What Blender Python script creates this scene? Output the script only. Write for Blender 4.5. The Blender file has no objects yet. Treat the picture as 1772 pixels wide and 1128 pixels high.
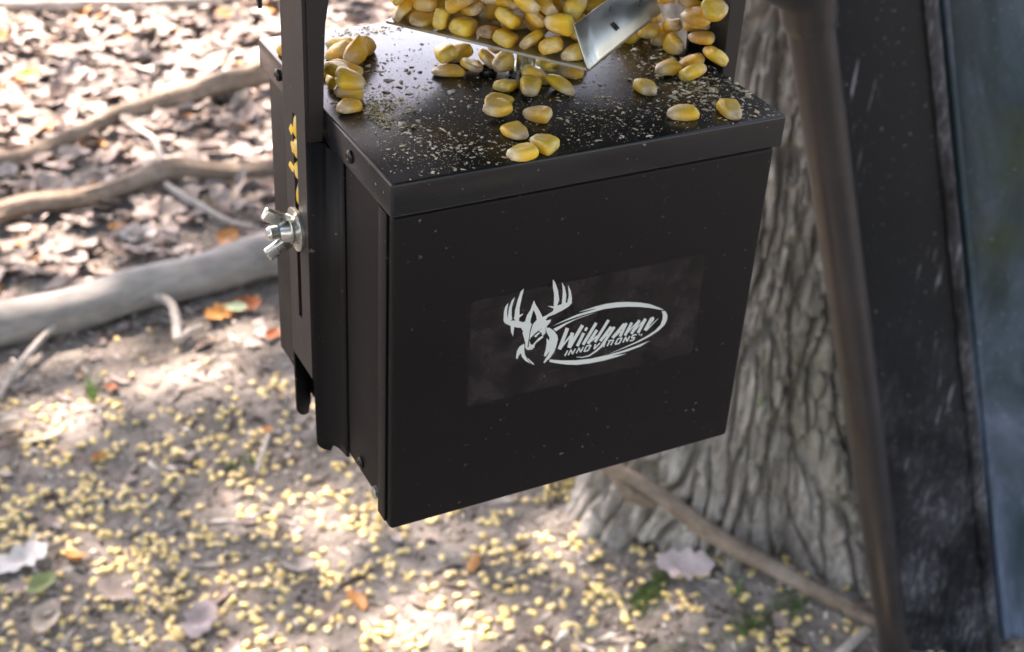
import bpy, bmesh, math, random
import numpy as np
from mathutils import Vector, Matrix, noise

# ------------------------------------------------------------------ camera, sky, sun, exposure
S = bpy.context.scene
COL = S.collection
rng = random.Random(7)
nr = np.random.default_rng(11)

cam_d = bpy.data.cameras.new('camera')
cam = bpy.data.objects.new('camera', cam_d)
COL.objects.link(cam)
S.camera = cam
cam.location = (-0.15127, -0.35832, 1.04959)
cam.rotation_euler = (0.99958, -0.05281, -0.46794)
cam_d.sensor_width = 36.0
cam_d.lens = 49.543
cam_d.clip_start = 0.01
cam_d.clip_end = 500
cam_d.dof.use_dof = True
cam_d.dof.focus_distance = 0.45
cam_d.dof.aperture_fstop = 20.0

SUN_ELEV, SUN_AZ = math.radians(52), math.radians(8)      # azimuth measured from +Y towards -X
SUN = Vector((-math.sin(SUN_AZ) * math.cos(SUN_ELEV), math.cos(SUN_AZ) * math.cos(SUN_ELEV), math.sin(SUN_ELEV)))
world = bpy.data.worlds.new('World')
S.world = world
world.use_nodes = True
wn = world.node_tree.nodes
sky = wn.new('ShaderNodeTexSky')
sky.sky_type = 'NISHITA'
sky.sun_disc = False
sky.sun_elevation = SUN_ELEV
sky.sun_rotation = -SUN_AZ
sky.air_density = 1.0
sky.dust_density = 2.0
world.node_tree.links.new(sky.outputs[0], wn['Background'].inputs[0])
wn['Background'].inputs[1].default_value = 0.12
sun_d = bpy.data.lights.new('sun', 'SUN')
sun_d.energy = 4.0
sun_d.angle = math.radians(0.53)
sun_d.color = (1.0, 0.95, 0.88)
sun = bpy.data.objects.new('sun', sun_d)
COL.objects.link(sun)
sun.rotation_euler = SUN.to_track_quat('Z', 'Y').to_euler()
S.view_settings.view_transform = 'Standard'
S.view_settings.look = 'None'
S.view_settings.exposure = 2.9
S.view_settings.gamma = 1.0
S.view_settings.use_curve_mapping = False
S.view_settings.use_white_balance = True                 # the phone balanced for open shade
S.view_settings.white_balance_temperature = 7500
S.view_settings.white_balance_tint = 24
S.cycles.max_bounces = 8
S.cycles.use_denoising = True

# ------------------------------------------------------------------ helpers
def tag(o, label=None, cat=None, group=None, kind=None):
    if label: o['label'] = label
    if cat: o['category'] = cat
    if group: o['group'] = group
    if kind: o['kind'] = kind
    return o

def empty(name, loc=(0, 0, 0)):
    o = bpy.data.objects.new(name, None)
    COL.objects.link(o)
    o.location = loc
    o.empty_display_size = 0.02
    return o

def link(name, me, mat=None, parent=None, smooth=None):
    o = bpy.data.objects.new(name, me)
    COL.objects.link(o)
    if mat is not None and not me.materials: me.materials.append(mat)
    if parent is not None:
        o.parent = parent
        o.matrix_parent_inverse = parent_inv(parent)
    if smooth is not None:
        me.polygons.foreach_set('use_smooth', [smooth] * len(me.polygons))
    return o

def parent_inv(p):
    m = Matrix.Translation(p.location) if p.parent is None else Matrix.Identity(4)
    if p.parent is not None: m = Matrix.Translation(p.location)
    return m.inverted()

def mesh(name, V, F):
    me = bpy.data.meshes.new(name)
    me.from_pydata([tuple(v) for v in V], [], [tuple(f) for f in F])
    me.update()
    return me

def mesh_np(name, V, F, attrs=None):
    """V (n,3), F (m,k) arrays -> mesh; attrs: dict name -> per-vertex float array or (n,4) colour array"""
    V = np.asarray(V, np.float32); F = np.asarray(F, np.int32)
    me = bpy.data.meshes.new(name)
    me.vertices.add(len(V)); me.vertices.foreach_set('co', V.ravel())
    k = F.shape[1]
    me.loops.add(F.size); me.loops.foreach_set('vertex_index', F.ravel())
    me.polygons.add(len(F)); me.polygons.foreach_set('loop_start', np.arange(0, F.size, k, dtype=np.int32))
    me.update(calc_edges=True)
    me.validate()
    for n, a in (attrs or {}).items():
        a = np.asarray(a, np.float32)
        if a.ndim == 1:
            at = me.attributes.new(n, 'FLOAT', 'POINT'); at.data.foreach_set('value', a)
        else:
            at = me.attributes.new(n, 'FLOAT_COLOR', 'POINT'); at.data.foreach_set('color', a.ravel())
    return me

def bm_done(name, bm, mat, parent=None, smooth=False):
    me = bpy.data.meshes.new(name)
    bm.normal_update(); bm.to_mesh(me); bm.free()
    return link(name, me, mat, parent, smooth)

def boxo(name, lo, hi, mat, parent=None, bev=0.0, seg=2, smooth=None):
    bm = bmesh.new()
    r = bmesh.ops.create_cube(bm, size=1.0)
    lo, hi = Vector(lo), Vector(hi)
    for v in bm.verts:
        v.co = Vector(((lo[i] + hi[i]) / 2 + v.co[i] * (hi[i] - lo[i]) for i in range(3)))
    if bev > 0:
        bmesh.ops.bevel(bm, geom=bm.edges[:], offset=bev, segments=seg, profile=0.5, affect='EDGES')
    o = bm_done(name, bm, mat, parent, bev > 0 if smooth is None else smooth)
    if bev > 0: autosmooth(o)
    return o

def autosmooth(o, ang=35):
    me = o.data
    me.polygons.foreach_set('use_smooth', [True] * len(me.polygons))
    bm = bmesh.new(); bm.from_mesh(me)
    for e in bm.edges:
        e.smooth = len(e.link_faces) == 2 and e.calc_face_angle(0) < math.radians(ang)
    bm.to_mesh(me); bm.free()

def frames(P):
    """parallel frames along a polyline"""
    P = [Vector(p) for p in P]; T = []
    for i in range(len(P)):
        T.append((P[min(i + 1, len(P) - 1)] - P[max(i - 1, 0)]).normalized())
    a = Vector((0, 0, 1)) if abs(T[0].z) < .9 else Vector((1, 0, 0))
    N = (a - T[0] * a.dot(T[0])).normalized(); out = []
    for t in T:
        N = (N - t * N.dot(t)).normalized()
        out.append((N, t.cross(N)))
    return P, out

def tube_vf(P, R, n=12, rough=0.0, seed=0, caps=True):
    P, fr = frames(P); V = []; F = []
    for i, (p, (a, b)) in enumerate(zip(P, fr)):
        for k in range(n):
            t = 2 * math.pi * k / n
            r = R[i]
            if rough:
                q_ = Vector((math.cos(t) * 1.4 + seed, math.sin(t) * 1.4, p.length * 14 + seed * 3.1))
                r *= 1 + rough * noise.noise(q_) + rough * .55 * noise.noise(q_ * 3.1) + rough * .35 * noise.noise(q_ * 7.3)
            V.append(p + (a * math.cos(t) + b * math.sin(t)) * r)
    for i in range(len(P) - 1):
        for k in range(n):
            F.append((i * n + k, i * n + (k + 1) % n, (i + 1) * n + (k + 1) % n, (i + 1) * n + k))
    if caps:
        F.append(tuple(range(n))[::-1]); F.append(tuple(range((len(P) - 1) * n, len(P) * n)))
    return V, F

def tubeo(name, P, R, mat, parent=None, n=12, rough=0.0, seed=0, smooth=True):
    if not isinstance(R, (list, tuple)): R = [R] * len(P)
    V, F = tube_vf(P, R, n, rough, seed)
    o = link(name, mesh(name, V, F), mat, parent, smooth)
    autosmooth(o, 50)
    return o

def lathe(name, prof, origin, axis, mat, parent=None, n=24):
    """prof: list of (along axis, radius)"""
    axis = Vector(axis).normalized(); q = axis.to_track_quat('Z', 'Y'); V = []; F = []
    for (h, r) in prof:
        for k in range(n):
            t = 2 * math.pi * k / n
            V.append(Vector(origin) + q @ Vector((r * math.cos(t), r * math.sin(t), h)))
    m = len(prof)
    for i in range(m - 1):
        for k in range(n):
            F.append((i * n + k, i * n + (k + 1) % n, (i + 1) * n + (k + 1) % n, (i + 1) * n + k))
    F.append(tuple(range(n))[::-1]); F.append(tuple(range((m - 1) * n, m * n)))
    o = link(name, mesh(name, V, F), mat, parent, True)
    autosmooth(o, 40)
    return o

def resample(P, step):
    P = [Vector(p) for p in P]; out = [P[0]]
    # catmull-rom
    for i in range(len(P) - 1):
        p0, p1, p2, p3 = P[max(i - 1, 0)], P[i], P[i + 1], P[min(i + 2, len(P) - 1)]
        n = max(2, int((p2 - p1).length / step))
        for k in range(1, n + 1):
            t = k / n
            out.append(0.5 * ((2 * p1) + (p2 - p0) * t + (2 * p0 - 5 * p1 + 4 * p2 - p3) * t * t + (3 * p1 - p0 - 3 * p2 + p3) * t ** 3))
    return out

# vectorised value noise
_perm = nr.random((64, 64, 16))
def vnoise(x, y, z=0.0):
    x = np.asarray(x, float); y = np.asarray(y, float); z = np.asarray(z, float) + np.zeros_like(x)
    xi, yi, zi = np.floor(x).astype(int), np.floor(y).astype(int), np.floor(z).astype(int)
    fx, fy, fz = x - xi, y - yi, z - zi
    fx, fy, fz = fx * fx * (3 - 2 * fx), fy * fy * (3 - 2 * fy), fz * fz * (3 - 2 * fz)
    def g(a, b, c): return _perm[(xi + a) % 64, (yi + b) % 64, (zi + c) % 16]
    def lerp(a, b, t): return a + (b - a) * t
    return lerp(lerp(lerp(g(0, 0, 0), g(1, 0, 0), fx), lerp(g(0, 1, 0), g(1, 1, 0), fx), fy),
                lerp(lerp(g(0, 0, 1), g(1, 0, 1), fx), lerp(g(0, 1, 1), g(1, 1, 1), fx), fy), fz) * 2 - 1
def fbm(x, y, o=4, z=0.0):
    s = 0; a = 1.0
    for i in range(o):
        s = s + a * vnoise(np.asarray(x) * 2 ** i + 17.3 * i, np.asarray(y) * 2 ** i + 5.1 * i, np.asarray(z) * 2 ** i); a *= .5
    return s / 1.9

def sstep(a, b, x):
    t = np.clip((np.asarray(x, float) - a) / (b - a), 0, 1); return t * t * (3 - 2 * t)

# ------------------------------------------------------------------ materials
def mat_new(name, base=(.5, .5, .5), rough=.6, metal=0.0, spec=.5):
    m = bpy.data.materials.new(name); m.use_nodes = True
    b = m.node_tree.nodes['Principled BSDF']
    b.inputs['Base Color'].default_value = (*base, 1)
    b.inputs['Roughness'].default_value = rough
    b.inputs['Metallic'].default_value = metal
    b.inputs['Specular IOR Level'].default_value = spec
    return m

class N:
    """small node-tree helper"""
    def __init__(s, m):
        s.m = m; s.t = m.node_tree; s.b = s.t.nodes['Principled BSDF']
        s.tc = s.t.nodes.new('ShaderNodeTexCoord')
    def noise(s, scale, detail=4, rough=.55, coord='Object', vec=None, dist=0.0):
        n = s.t.nodes.new('ShaderNodeTexNoise')
        n.inputs['Scale'].default_value = scale; n.inputs['Detail'].default_value = detail
        n.inputs['Roughness'].default_value = rough; n.inputs['Distortion'].default_value = dist
        s.t.links.new(vec if vec is not None else s.tc.outputs[coord], n.inputs['Vector'])
        return n.outputs['Fac']
    def vor(s, scale, feature='F1', vec=None):
        n = s.t.nodes.new('ShaderNodeTexVoronoi'); n.feature = feature
        n.inputs['Scale'].default_value = scale
        s.t.links.new(vec if vec is not None else s.tc.outputs['Object'], n.inputs['Vector'])
        return n
    def scaled(s, v, coord='Object', rot=(0, 0, 0)):
        n = s.t.nodes.new('ShaderNodeMapping'); n.inputs['Scale'].default_value = v
        n.inputs['Rotation'].default_value = rot
        s.t.links.new(s.tc.outputs[coord], n.inputs['Vector']); return n.outputs[0]
    def ramp(s, fac, stops, interp='LINEAR'):
        r = s.t.nodes.new('ShaderNodeValToRGB'); r.color_ramp.interpolation = interp
        e = r.color_ramp.elements
        while len(e) < len(stops): e.new(0.5)
        for el, (p, c) in zip(e, stops):
            el.position = p; el.color = (c, c, c, 1) if isinstance(c, (int, float)) else (*c, 1)
        s.t.links.new(fac, r.inputs['Fac']); return r.outputs['Color']
    def mix(s, fac, a, b, mode='MIX'):
        n = s.t.nodes.new('ShaderNodeMix'); n.data_type = 'RGBA'; n.blend_type = mode
        for v, i in ((fac, 0), (a, 6), (b, 7)):
            if isinstance(v, (int, float)): n.inputs[i].default_value = v if i == 0 else (v, v, v, 1)
            elif isinstance(v, tuple): n.inputs[i].default_value = (*v, 1)
            else: s.t.links.new(v, n.inputs[i])
        return n.outputs[2]
    def math(s, op, a, b=0.0):
        n = s.t.nodes.new('ShaderNodeMath'); n.operation = op
        for i, v in enumerate((a, b)):
            if isinstance(v, (int, float)): n.inputs[i].default_value = v
            else: s.t.links.new(v, n.inputs[i])
        return n.outputs[0]
    def attr(s, name, out='Fac'):
        n = s.t.nodes.new('ShaderNodeAttribute'); n.attribute_name = name; return n.outputs[out]
    def set(s, inp, v): s.t.links.new(v, s.b.inputs[inp])
    def bump(s, h, strength=.3, dist=.002):
        n = s.t.nodes.new('ShaderNodeBump'); n.inputs['Strength'].default_value = strength
        n.inputs['Distance'].default_value = dist
        s.t.links.new(h, n.inputs['Height']); s.t.links.new(n.outputs[0], s.b.inputs['Normal'])

def m_black(name, base, rough, speck=0.0, bumpd=.00008, spec=.5):
    m = mat_new(name, base, rough, 0, spec); n = N(m)
    g = n.noise(2600, 2); w = n.noise(28, 5, .6)
    n.set('Roughness', n.ramp(w, [(.3, rough - .06), (.7, rough + .08)]))
    c = n.ramp(w, [(.3, tuple(b * .85 for b in base)), (.7, tuple(b * 1.15 for b in base))])
    if speck:
        v = n.noise(420, 2, .5)
        patch = n.noise(30, 3, .6)
        k = n.math('MULTIPLY', n.ramp(v, [(.70, 0.0), (.74, 1.0)]), n.ramp(patch, [(.42, .05), (.62, speck)]))
        c = n.mix(k, c, (.42, .38, .28))
    n.set('Base Color', c)
    n.bump(g, .25, bumpd)
    return m

M = {}
M['case'] = m_black('black_powder_coat', (.0036, .0032, .0036), .50, .25, spec=.22)
M['lid'] = m_black('black_lid_coat', (.010, .011, .012), .22, .8)
M['strap'] = m_black('dark_brown_coat', (.0165, .0135, .0130), .48, .3)
M['screw'] = mat_new('black_screw', (.02, .02, .02), .25, 0.6)
M['leg'] = m_black('bronze_tube_paint', (.034, .0315, .0315), .34, .15)
M['leg'].node_tree.nodes['Principled BSDF'].inputs['Metallic'].default_value = .25
M['drum'] = m_black('olive_drum', (.05, .055, .04), .5, .1)

def m_zinc():
    m = mat_new('zinc_steel', (.62, .64, .60), .24, 1.0); n = N(m)
    w = n.noise(220, 4, .6)
    n.set('Roughness', n.ramp(w, [(.3, .16), (.7, .34)])); n.bump(n.noise(900, 3), .15, .0001)
    return m
M['zinc'] = m_zinc()
def m_galv():
    m = mat_new('galvanised_sheet', (.50, .53, .50), .38, .95); n = N(m)
    w = n.noise(120, 4, .6); n.set('Roughness', n.ramp(w, [(.3, .26), (.7, .42)]))
    n.set('Base Color', n.ramp(n.noise(60, 5, .6), [(.3, (.42, .46, .43)), (.7, (.58, .60, .57))]))
    n.bump(n.noise(1500, 2), .2, .00008)
    return m
M['galv'] = m_galv()
M['print'] = mat_new('white_print', (.62, .68, .66), .5)

def m_residue():
    m = mat_new('label_residue', (.05, .042, .04), .33); n = N(m)
    a = n.noise(70, 7, .72); b = n.noise(520, 4, .7)
    edge = n.noise(90, 4, .6)
    fine = n.math('MULTIPLY', n.ramp(b, [(.58, 0.0), (.72, 1.0)]), n.ramp(a, [(.5, 0.0), (.66, 1.0)]))
    c = n.mix(n.ramp(a, [(.35, 0.0), (.75, .55)]), (.014, .0115, .012), (.046, .037, .038))
    n.set('Base Color', n.mix(n.math('MULTIPLY', fine, .7), c, (.34, .28, .22)))
    n.b.inputs['Specular IOR Level'].default_value = .32
    n.set('Roughness', n.ramp(a, [(.3, .5), (.7, .36)]))
    n.set('Alpha', n.math('MULTIPLY', n.ramp(n.attr('edge'), [(.0, 0.0), (.55, 1.0)]), n.ramp(edge, [(.30, .25), (.62, .95)])))
    return m
M['residue'] = m_residue()

def m_corn(name='corn', dusty=0.0):
    m = mat_new(name, (.8, .5, .08), .42); n = N(m)
    kt, kg, kr = n.attr('kt'), n.attr('kg'), n.attr('kr')
    oi = n.t.nodes.new('ShaderNodeObjectInfo')
    r = n.math('FRACT', n.math('ADD', oi.outputs['Random'], kr))
    yel = n.ramp(kt, [(.0, (.50, .36, .20)), (.12, (.78, .66, .42)), (.30, (.80, .54, .11)), (.60, (.86, .54, .025)), (.84, (.88, .60, .05)), (1.0, (.88, .68, .20))])
    tan = n.ramp(kt, [(.0, (.45, .32, .20)), (.14, (.70, .52, .32)), (.4, (.74, .42, .09)), (.7, (.80, .43, .04)), (.9, (.82, .52, .12)), (1.0, (.82, .66, .34))])
    c = n.mix(n.ramp(r, [(.45, 0.0), (.85, .9)]), yel, tan)
    gn = n.noise(160, 3, .6)
    c = n.mix(n.math('MULTIPLY', kg, n.ramp(gn, [(.3, .25), (.65, .75)])), c, (.72, .56, .30))
    c = n.mix(n.ramp(n.noise(420, 5, .7), [(.53, 0.0), (.68, .6)]), c, (.82, .72, .50))
    hs = n.t.nodes.new('ShaderNodeHueSaturation')
    n.t.links.new(c, hs.inputs['Color'])
    n.t.links.new(n.ramp(n.math('FRACT', n.math('MULTIPLY', r, 7.3)), [(0.0, .82), (1.0, 1.08)]), hs.inputs['Value'])
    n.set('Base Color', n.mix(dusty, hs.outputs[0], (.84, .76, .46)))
    n.b.inputs['Subsurface Weight'].default_value = .12
    n.b.inputs['Subsurface Radius'].default_value = (.004, .0022, .0008)
    n.b.inputs['Subsurface Scale'].default_value = .6
    n.set('Roughness', n.ramp(n.noise(300, 3), [(.3, .24), (.7, .50)]))
    n.bump(n.noise(330, 5, .65), .6, .0007)
    return m
M['corn'] = m_corn()
M['ground_corn'] = m_corn('dusty_sunlit_corn', .45)  # paler cream mix stands for dust and for sunlight on these kernels

def m_attrcol(name, rough=.75, nscale=60, amt=.35, spec=.3, trans=0.0):
    m = mat_new(name, (.5, .4, .3), rough, 0, spec); n = N(m)
    w = n.noise(nscale, 5, .65, 'Object')
    c = n.mix(1.0, n.attr('col', 'Color'), n.ramp(w, [(.25, 1 - amt), (.75, 1 + amt * .5)]), 'MULTIPLY')
    n.set('Base Color', c); n.bump(n.noise(nscale * 6, 3), .3, .001)
    if trans: n.b.inputs['Transmission Weight'].default_value = 0
    return m
M['leaf'] = m_attrcol('dry_leaf', .62, 60, .35)
M['chaff'] = m_attrcol('chaff', .8, 400, .2)
M['debris'] = m_attrcol('soil_debris', .85, 120, .4)

def m_ground():
    m = mat_new('forest_dirt', (.2, .17, .14), .95, 0, .15); n = N(m)
    a = n.noise(3.2, 6, .62); b = n.noise(38, 6, .7); c = n.noise(160, 4, .7)
    base = n.ramp(a, [(.30, (.190, .166, .145)), (.5, (.275, .250, .224)), (.70, (.360, .335, .306))])
    base = n.mix(1.0, base, n.ramp(b, [(.30, .45), (.70, 1.35)]), 'MULTIPLY')
    base = n.mix(n.ramp(c, [(.58, 0.0), (.68, .80)]), base, (.52, .47, .41))
    base = n.mix(n.ramp(n.noise(210, 3, .6), [(.62, 0.0), (.70, .8)]), base, (.065, .048, .036))
    g = n.noise(5.5, 4, .6, vec=n.scaled((1, 1, 1)))
    base = n.mix(n.ramp(g, [(.60, 0.0), (.74, .35)]), base, (.12, .16, .08))
    n.set('Base Color', base)
    h = n.math('ADD', n.math('MULTIPLY', b, .7), n.math('MULTIPLY', c, .45))
    n.bump(h, .8, .012)
    return m
M['ground'] = m_ground()

def m_bark():
    m = mat_new('oak_bark', (.2, .18, .15), .9, 0, .2); n = N(m)
    s = n.scaled((1, 1, .28))
    a = n.noise(26, 6, .65, vec=s); b = n.noise(120, 5, .7, vec=s); big = n.noise(5, 4, .6)
    base = n.ramp(a, [(.28, (.190, .168, .145)), (.5, (.37, .345, .310)), (.74, (.56, .535, .49))])
    base = n.mix(1.0, base, n.ramp(b, [(.28, .5), (.72, 1.35)]), 'MULTIPLY')
    sep = n.t.nodes.new('ShaderNodeSeparateXYZ'); n.t.links.new(n.tc.outputs['Object'], sep.inputs[0])
    low = n.ramp(sep.outputs['Z'], [(.10, 1.0), (.42, .15)])
    mo = n.math('MULTIPLY', n.ramp(big, [(.46, 0.0), (.68, .55)]), low)
    base = n.mix(mo, base, (.135, .145, .055))
    n.set('Base Color', base); n.bump(n.math('ADD', a, n.math('MULTIPLY', b, .5)), .6, .006)
    return m
M['bark'] = m_bark()

def m_wood(name, c0, c1, c2, sc=(1, 1, 1)):
    m = mat_new(name, c1, .85, 0, .2); n = N(m)
    a = n.noise(14, 6, .65, vec=n.scaled(sc)); b = n.noise(90, 5, .7, vec=n.scaled(sc))
    base = n.ramp(a, [(.28, c0), (.5, c1), (.74, c2)])
    base = n.mix(1.0, base, n.ramp(b, [(.25, .65), (.75, 1.2)]), 'MULTIPLY')
    n.set('Base Color', base); n.bump(b, .4, .003)
    return m
M['log'] = m_wood('weathered_grey_wood', (.18, .176, .166), (.27, .268, .255), (.38, .375, .36), (.35, 1, 1))
M['branch'] = m_wood('brown_branch', (.15, .115, .085), (.27, .215, .165), (.40, .34, .28))
M['twig'] = m_wood('pale_twig', (.30, .27, .24), (.45, .42, .38), (.58, .55, .51))
M['greenleaf'] = mat_new('green_leaf', (.10, .24, .05), .5)
M['palegreen'] = mat_new('pale_green_leaf', (.22, .36, .22), .55)
def m_moss():
    m = mat_new('moss', (.06, .11, .025), .9); n = N(m)
    n.set('Base Color', n.ramp(n.noise(60, 4), [(.3, (.075, .125, .035)), (.7, (.19, .26, .09))])); return m
M['moss'] = m_moss()
def m_canopy():
    m = mat_new('canopy_leaf', (.08, .10, .04), .55); n = N(m)
    t = n.t; tr = t.nodes.new('ShaderNodeBsdfTranslucent'); tr.inputs[0].default_value = (.17, .19, .07, 1)
    mx = t.nodes.new('ShaderNodeMixShader'); mx.inputs[0].default_value = .35
    out = t.nodes['Material Output']
    t.links.new(n.b.outputs[0], mx.inputs[1]); t.links.new(tr.outputs[0], mx.inputs[2]); t.links.new(mx.outputs[0], out.inputs[0])
    return m
M['canopy'] = m_canopy()

def m_panel():
    m = mat_new('scuffed_black_plastic', (.018, .02, .022), .42); n = N(m)
    a = n.noise(9, 6, .62); b = n.noise(260, 6, .75, vec=n.scaled((1, 1, .22), rot=(0, .5, 0))); d = n.noise(420, 2, .5)
    lowmask = n.ramp(n.attr('pl'), [(.02, 1.0), (.42, 0.0)])
    sc = n.math('MULTIPLY', n.ramp(b, [(.50, 0.0), (.66, 1.0)]), n.math('MULTIPLY', lowmask, n.ramp(a, [(.40, .15), (.62, 1.0)])))
    dust = n.math('MULTIPLY', lowmask, n.ramp(a, [(.42, 0.0), (.60, .6)]))
    c = n.mix(dust, (.0060, .0085, .0110), (.070, .074, .088))
    c = n.mix(n.math('MULTIPLY', sc, .5), c, (.38, .39, .42))
    w1 = n.noise(38, 2, .5, vec=n.scaled((6, 6, .22), rot=(0, .45, .2)))
    c = n.mix(n.math('MULTIPLY', n.ramp(w1, [(.66, 0.0), (.70, .5)]), n.ramp(a, [(.45, 0.0), (.6, 1.0)])), c, (.40, .41, .46))
    c = n.mix(n.ramp(d, [(.715, 0.0), (.745, .6)]), c, (.42, .44, .44))
    n.b.inputs['Specular IOR Level'].default_value = .3
    n.set('Base Color', c); n.set('Roughness', n.ramp(a, [(.3, .34), (.7, .52)])); n.bump(n.noise(300, 4), .2, .0005)
    return m
M['panel'] = m_panel()
def m_gloss():  # blue sky and green foliage reflections are painted into the base colour
    m = mat_new('painted_reflection_plastic', (.02, .035, .05), .22); n = N(m)
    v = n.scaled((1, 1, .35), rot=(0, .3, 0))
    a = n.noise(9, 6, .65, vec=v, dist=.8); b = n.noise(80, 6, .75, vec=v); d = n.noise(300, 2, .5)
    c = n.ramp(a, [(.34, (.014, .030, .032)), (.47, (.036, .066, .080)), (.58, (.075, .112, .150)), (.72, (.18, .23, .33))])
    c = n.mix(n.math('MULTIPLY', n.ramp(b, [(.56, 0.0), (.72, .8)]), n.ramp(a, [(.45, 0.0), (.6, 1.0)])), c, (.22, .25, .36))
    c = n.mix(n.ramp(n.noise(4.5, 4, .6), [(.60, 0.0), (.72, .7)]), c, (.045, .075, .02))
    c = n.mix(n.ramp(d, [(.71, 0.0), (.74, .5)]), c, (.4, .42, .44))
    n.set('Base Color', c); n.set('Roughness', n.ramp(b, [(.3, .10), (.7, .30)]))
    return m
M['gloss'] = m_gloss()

# ------------------------------------------------------------------ ground
CX, CY = 0.765, 0.737                                             # oak trunk axis
def gh(x, y):
    x = np.asarray(x, float); y = np.asarray(y, float)
    d = np.hypot(x - .4, y - 1.0)
    fade = 1 - sstep(4, 12, d)
    h = .016 * fbm(x * 2.3, y * 2.3, 3) + .0055 * fbm(x * 14 + 3, y * 14, 3) + .0022 * fbm(x * 60, y * 60, 2)
    far = .012 * fbm(x * 6 + 9, y * 6 + 2, 3) * sstep(1.2, 1.9, y)
    mound = .03 * np.exp(-((x - CX) ** 2 + (y - CY) ** 2) / .10)
    return (h + far) * fade + mound
def ghs(x, y): return float(gh(np.array([x]), np.array([y]))[0])

def axis_coords(lo, hi, step, reach):
    c = list(np.arange(lo, hi + 1e-6, step)); s = step
    a = hi
    while a < reach:
        s *= 1.25; a += s; c.append(a)
    s = step; a = lo
    while a > -reach:
        s *= 1.25; a -= s; c.insert(0, a)
    return np.array(c)
gx = axis_coords(-.7, 2.3, .0085, 70); gy = axis_coords(.1, 3.0, .0085, 70)
X, Y = np.meshgrid(gx, gy)
Vg = np.stack([X.ravel(), Y.ravel(), gh(X.ravel(), Y.ravel())], 1)
nx, ny = len(gx), len(gy)
ii = (np.arange(ny - 1)[:, None] * nx + np.arange(nx - 1)[None, :]).ravel()
ground = link('ground', mesh_np('ground', Vg, np.stack([ii, ii + 1, ii + nx + 1, ii + nx], 1)), M['ground'], None, True)
tag(ground, 'bare grey-brown forest dirt under the leaves and corn', 'ground', None, 'structure')

# ------------------------------------------------------------------ oak tree (trunk in view, crown overhead gives the shade)
def make_tree():
    root = tag(empty('oak_tree', (CX, CY, 0)), 'oak tree trunk with deeply furrowed grey bark and mossy flared base', 'tree')
    nt = 520
    th = np.linspace(0, 2 * np.pi, nt, endpoint=False)
    zz = np.concatenate([np.linspace(-.04, 1.0, 400), np.linspace(1.2, 5.2, 40)])
    T, Z = np.meshgrid(th, zz)
    lobes = [(math.atan2(.656 - CY, .507 - CX), .070, .30), (math.atan2(.584 - CY, .637 - CX), .055, .42), (math.atan2(.476 - CY, .756 - CX), .10, .26),
             (.5, .12, .3), (1.7, .10, .35), (2.6, .09, .3), (-.55, .10, .28)]
    R = .148 - .010 * Z + .040 * np.exp(-np.maximum(Z, 0) / .16)
    for a, amp, wd in lobes:
        da = np.angle(np.exp(1j * (T - a)))
        R += amp * np.exp(-(da / wd) ** 2) * np.exp(-np.maximum(Z, 0) / (.135))
        R += .016 * np.exp(-(da / (wd * .8)) ** 2) * np.exp(-np.maximum(Z, 0) / .5)
    # bark: long broken plates between deep cracks (cells stretched along the trunk, wrapped round it)
    def cells(nu, lz, seed, warp):
        rg = np.random.default_rng(seed); nv = 64
        jx, jy = rg.random((nu, nv)), rg.random((nu, nv))
        u = T / (2 * np.pi) * nu + warp * fbm(np.cos(T) * 2.5 + 5, Z * 5, 3, np.sin(T) * 2.5 + 5); v = (Z + .2) / lz
        u = np.mod(u, nu); ui, vi_ = np.floor(u).astype(int), np.floor(v).astype(int)
        f1 = np.full(T.shape, 9.0); f2 = f1.copy(); idv = np.zeros(T.shape)
        for a in (-1, 0, 1):
            for b in (-1, 0, 1):
                cu, cv = (ui + a), (vi_ + b)
                d = np.hypot(cu + jx[cu % nu, cv % nv] - u, cv + jy[cu % nu, cv % nv] - v)
                up = d < f1
                f2 = np.where(up, f1, np.minimum(f2, d)); idv = np.where(up, jx[cu % nu, cv % nv], idv); f1 = np.where(up, d, f1)
        return f2 - f1, idv
    e1, id1 = cells(58, .165, 3, 2.0)
    e2, id2 = cells(120, .036, 4, 2.2)
    near = 1.0
    plate = sstep(.02, .20, e1)
    R += near * (.0205 * (plate * (.50 + .50 * id1) - .75) + .0080 * sstep(.0, .25, e2) * plate * (.4 + id2) + .0090 * fbm(np.cos(T) * 30 + 40, Z * 18, 4, np.sin(T) * 30 + 40))
    Vx = np.stack([R * np.cos(T), R * np.sin(T), Z], 2).reshape(-1, 3)
    V = Vx + np.array([CX, CY, 0])
    i = (np.arange(len(zz) - 1)[:, None] * nt + np.arange(nt)[None, :]); j = (np.arange(len(zz) - 1)[:, None] * nt + (np.arange(nt)[None, :] + 1) % nt)
    F = np.stack([i, j, j + nt, i + nt], 2).reshape(-1, 4)
    link('trunk', mesh_np('trunk', V, F), M['bark'], root, True)
    top = Vector((CX, CY, 5.1))
    ends = []
    for k in range(9):
        a = k * 2 * math.pi / 9 + rng.uniform(-.2, .2)
        L = rng.uniform(2.2, 4.6) if k % 3 else 3.0
        st = Vector((CX, CY, rng.uniform(3.6, 5.0)))
        mid = st + Vector((math.cos(a) * L * .45, math.sin(a) * L * .45, rng.uniform(.5, 1.1)))
        e = st + Vector((math.cos(a) * L, math.sin(a) * L, rng.uniform(.9, 2.0)))
        tubeo('limb', resample([st, mid, e], .4), [.07 * (1 - .8 * q / 12) if q < 12 else .014 for q in range(len(resample([st, mid, e], .4)))], M['bark'], root, 8)
        ends.append(e)
    return root
tree = make_tree()

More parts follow.
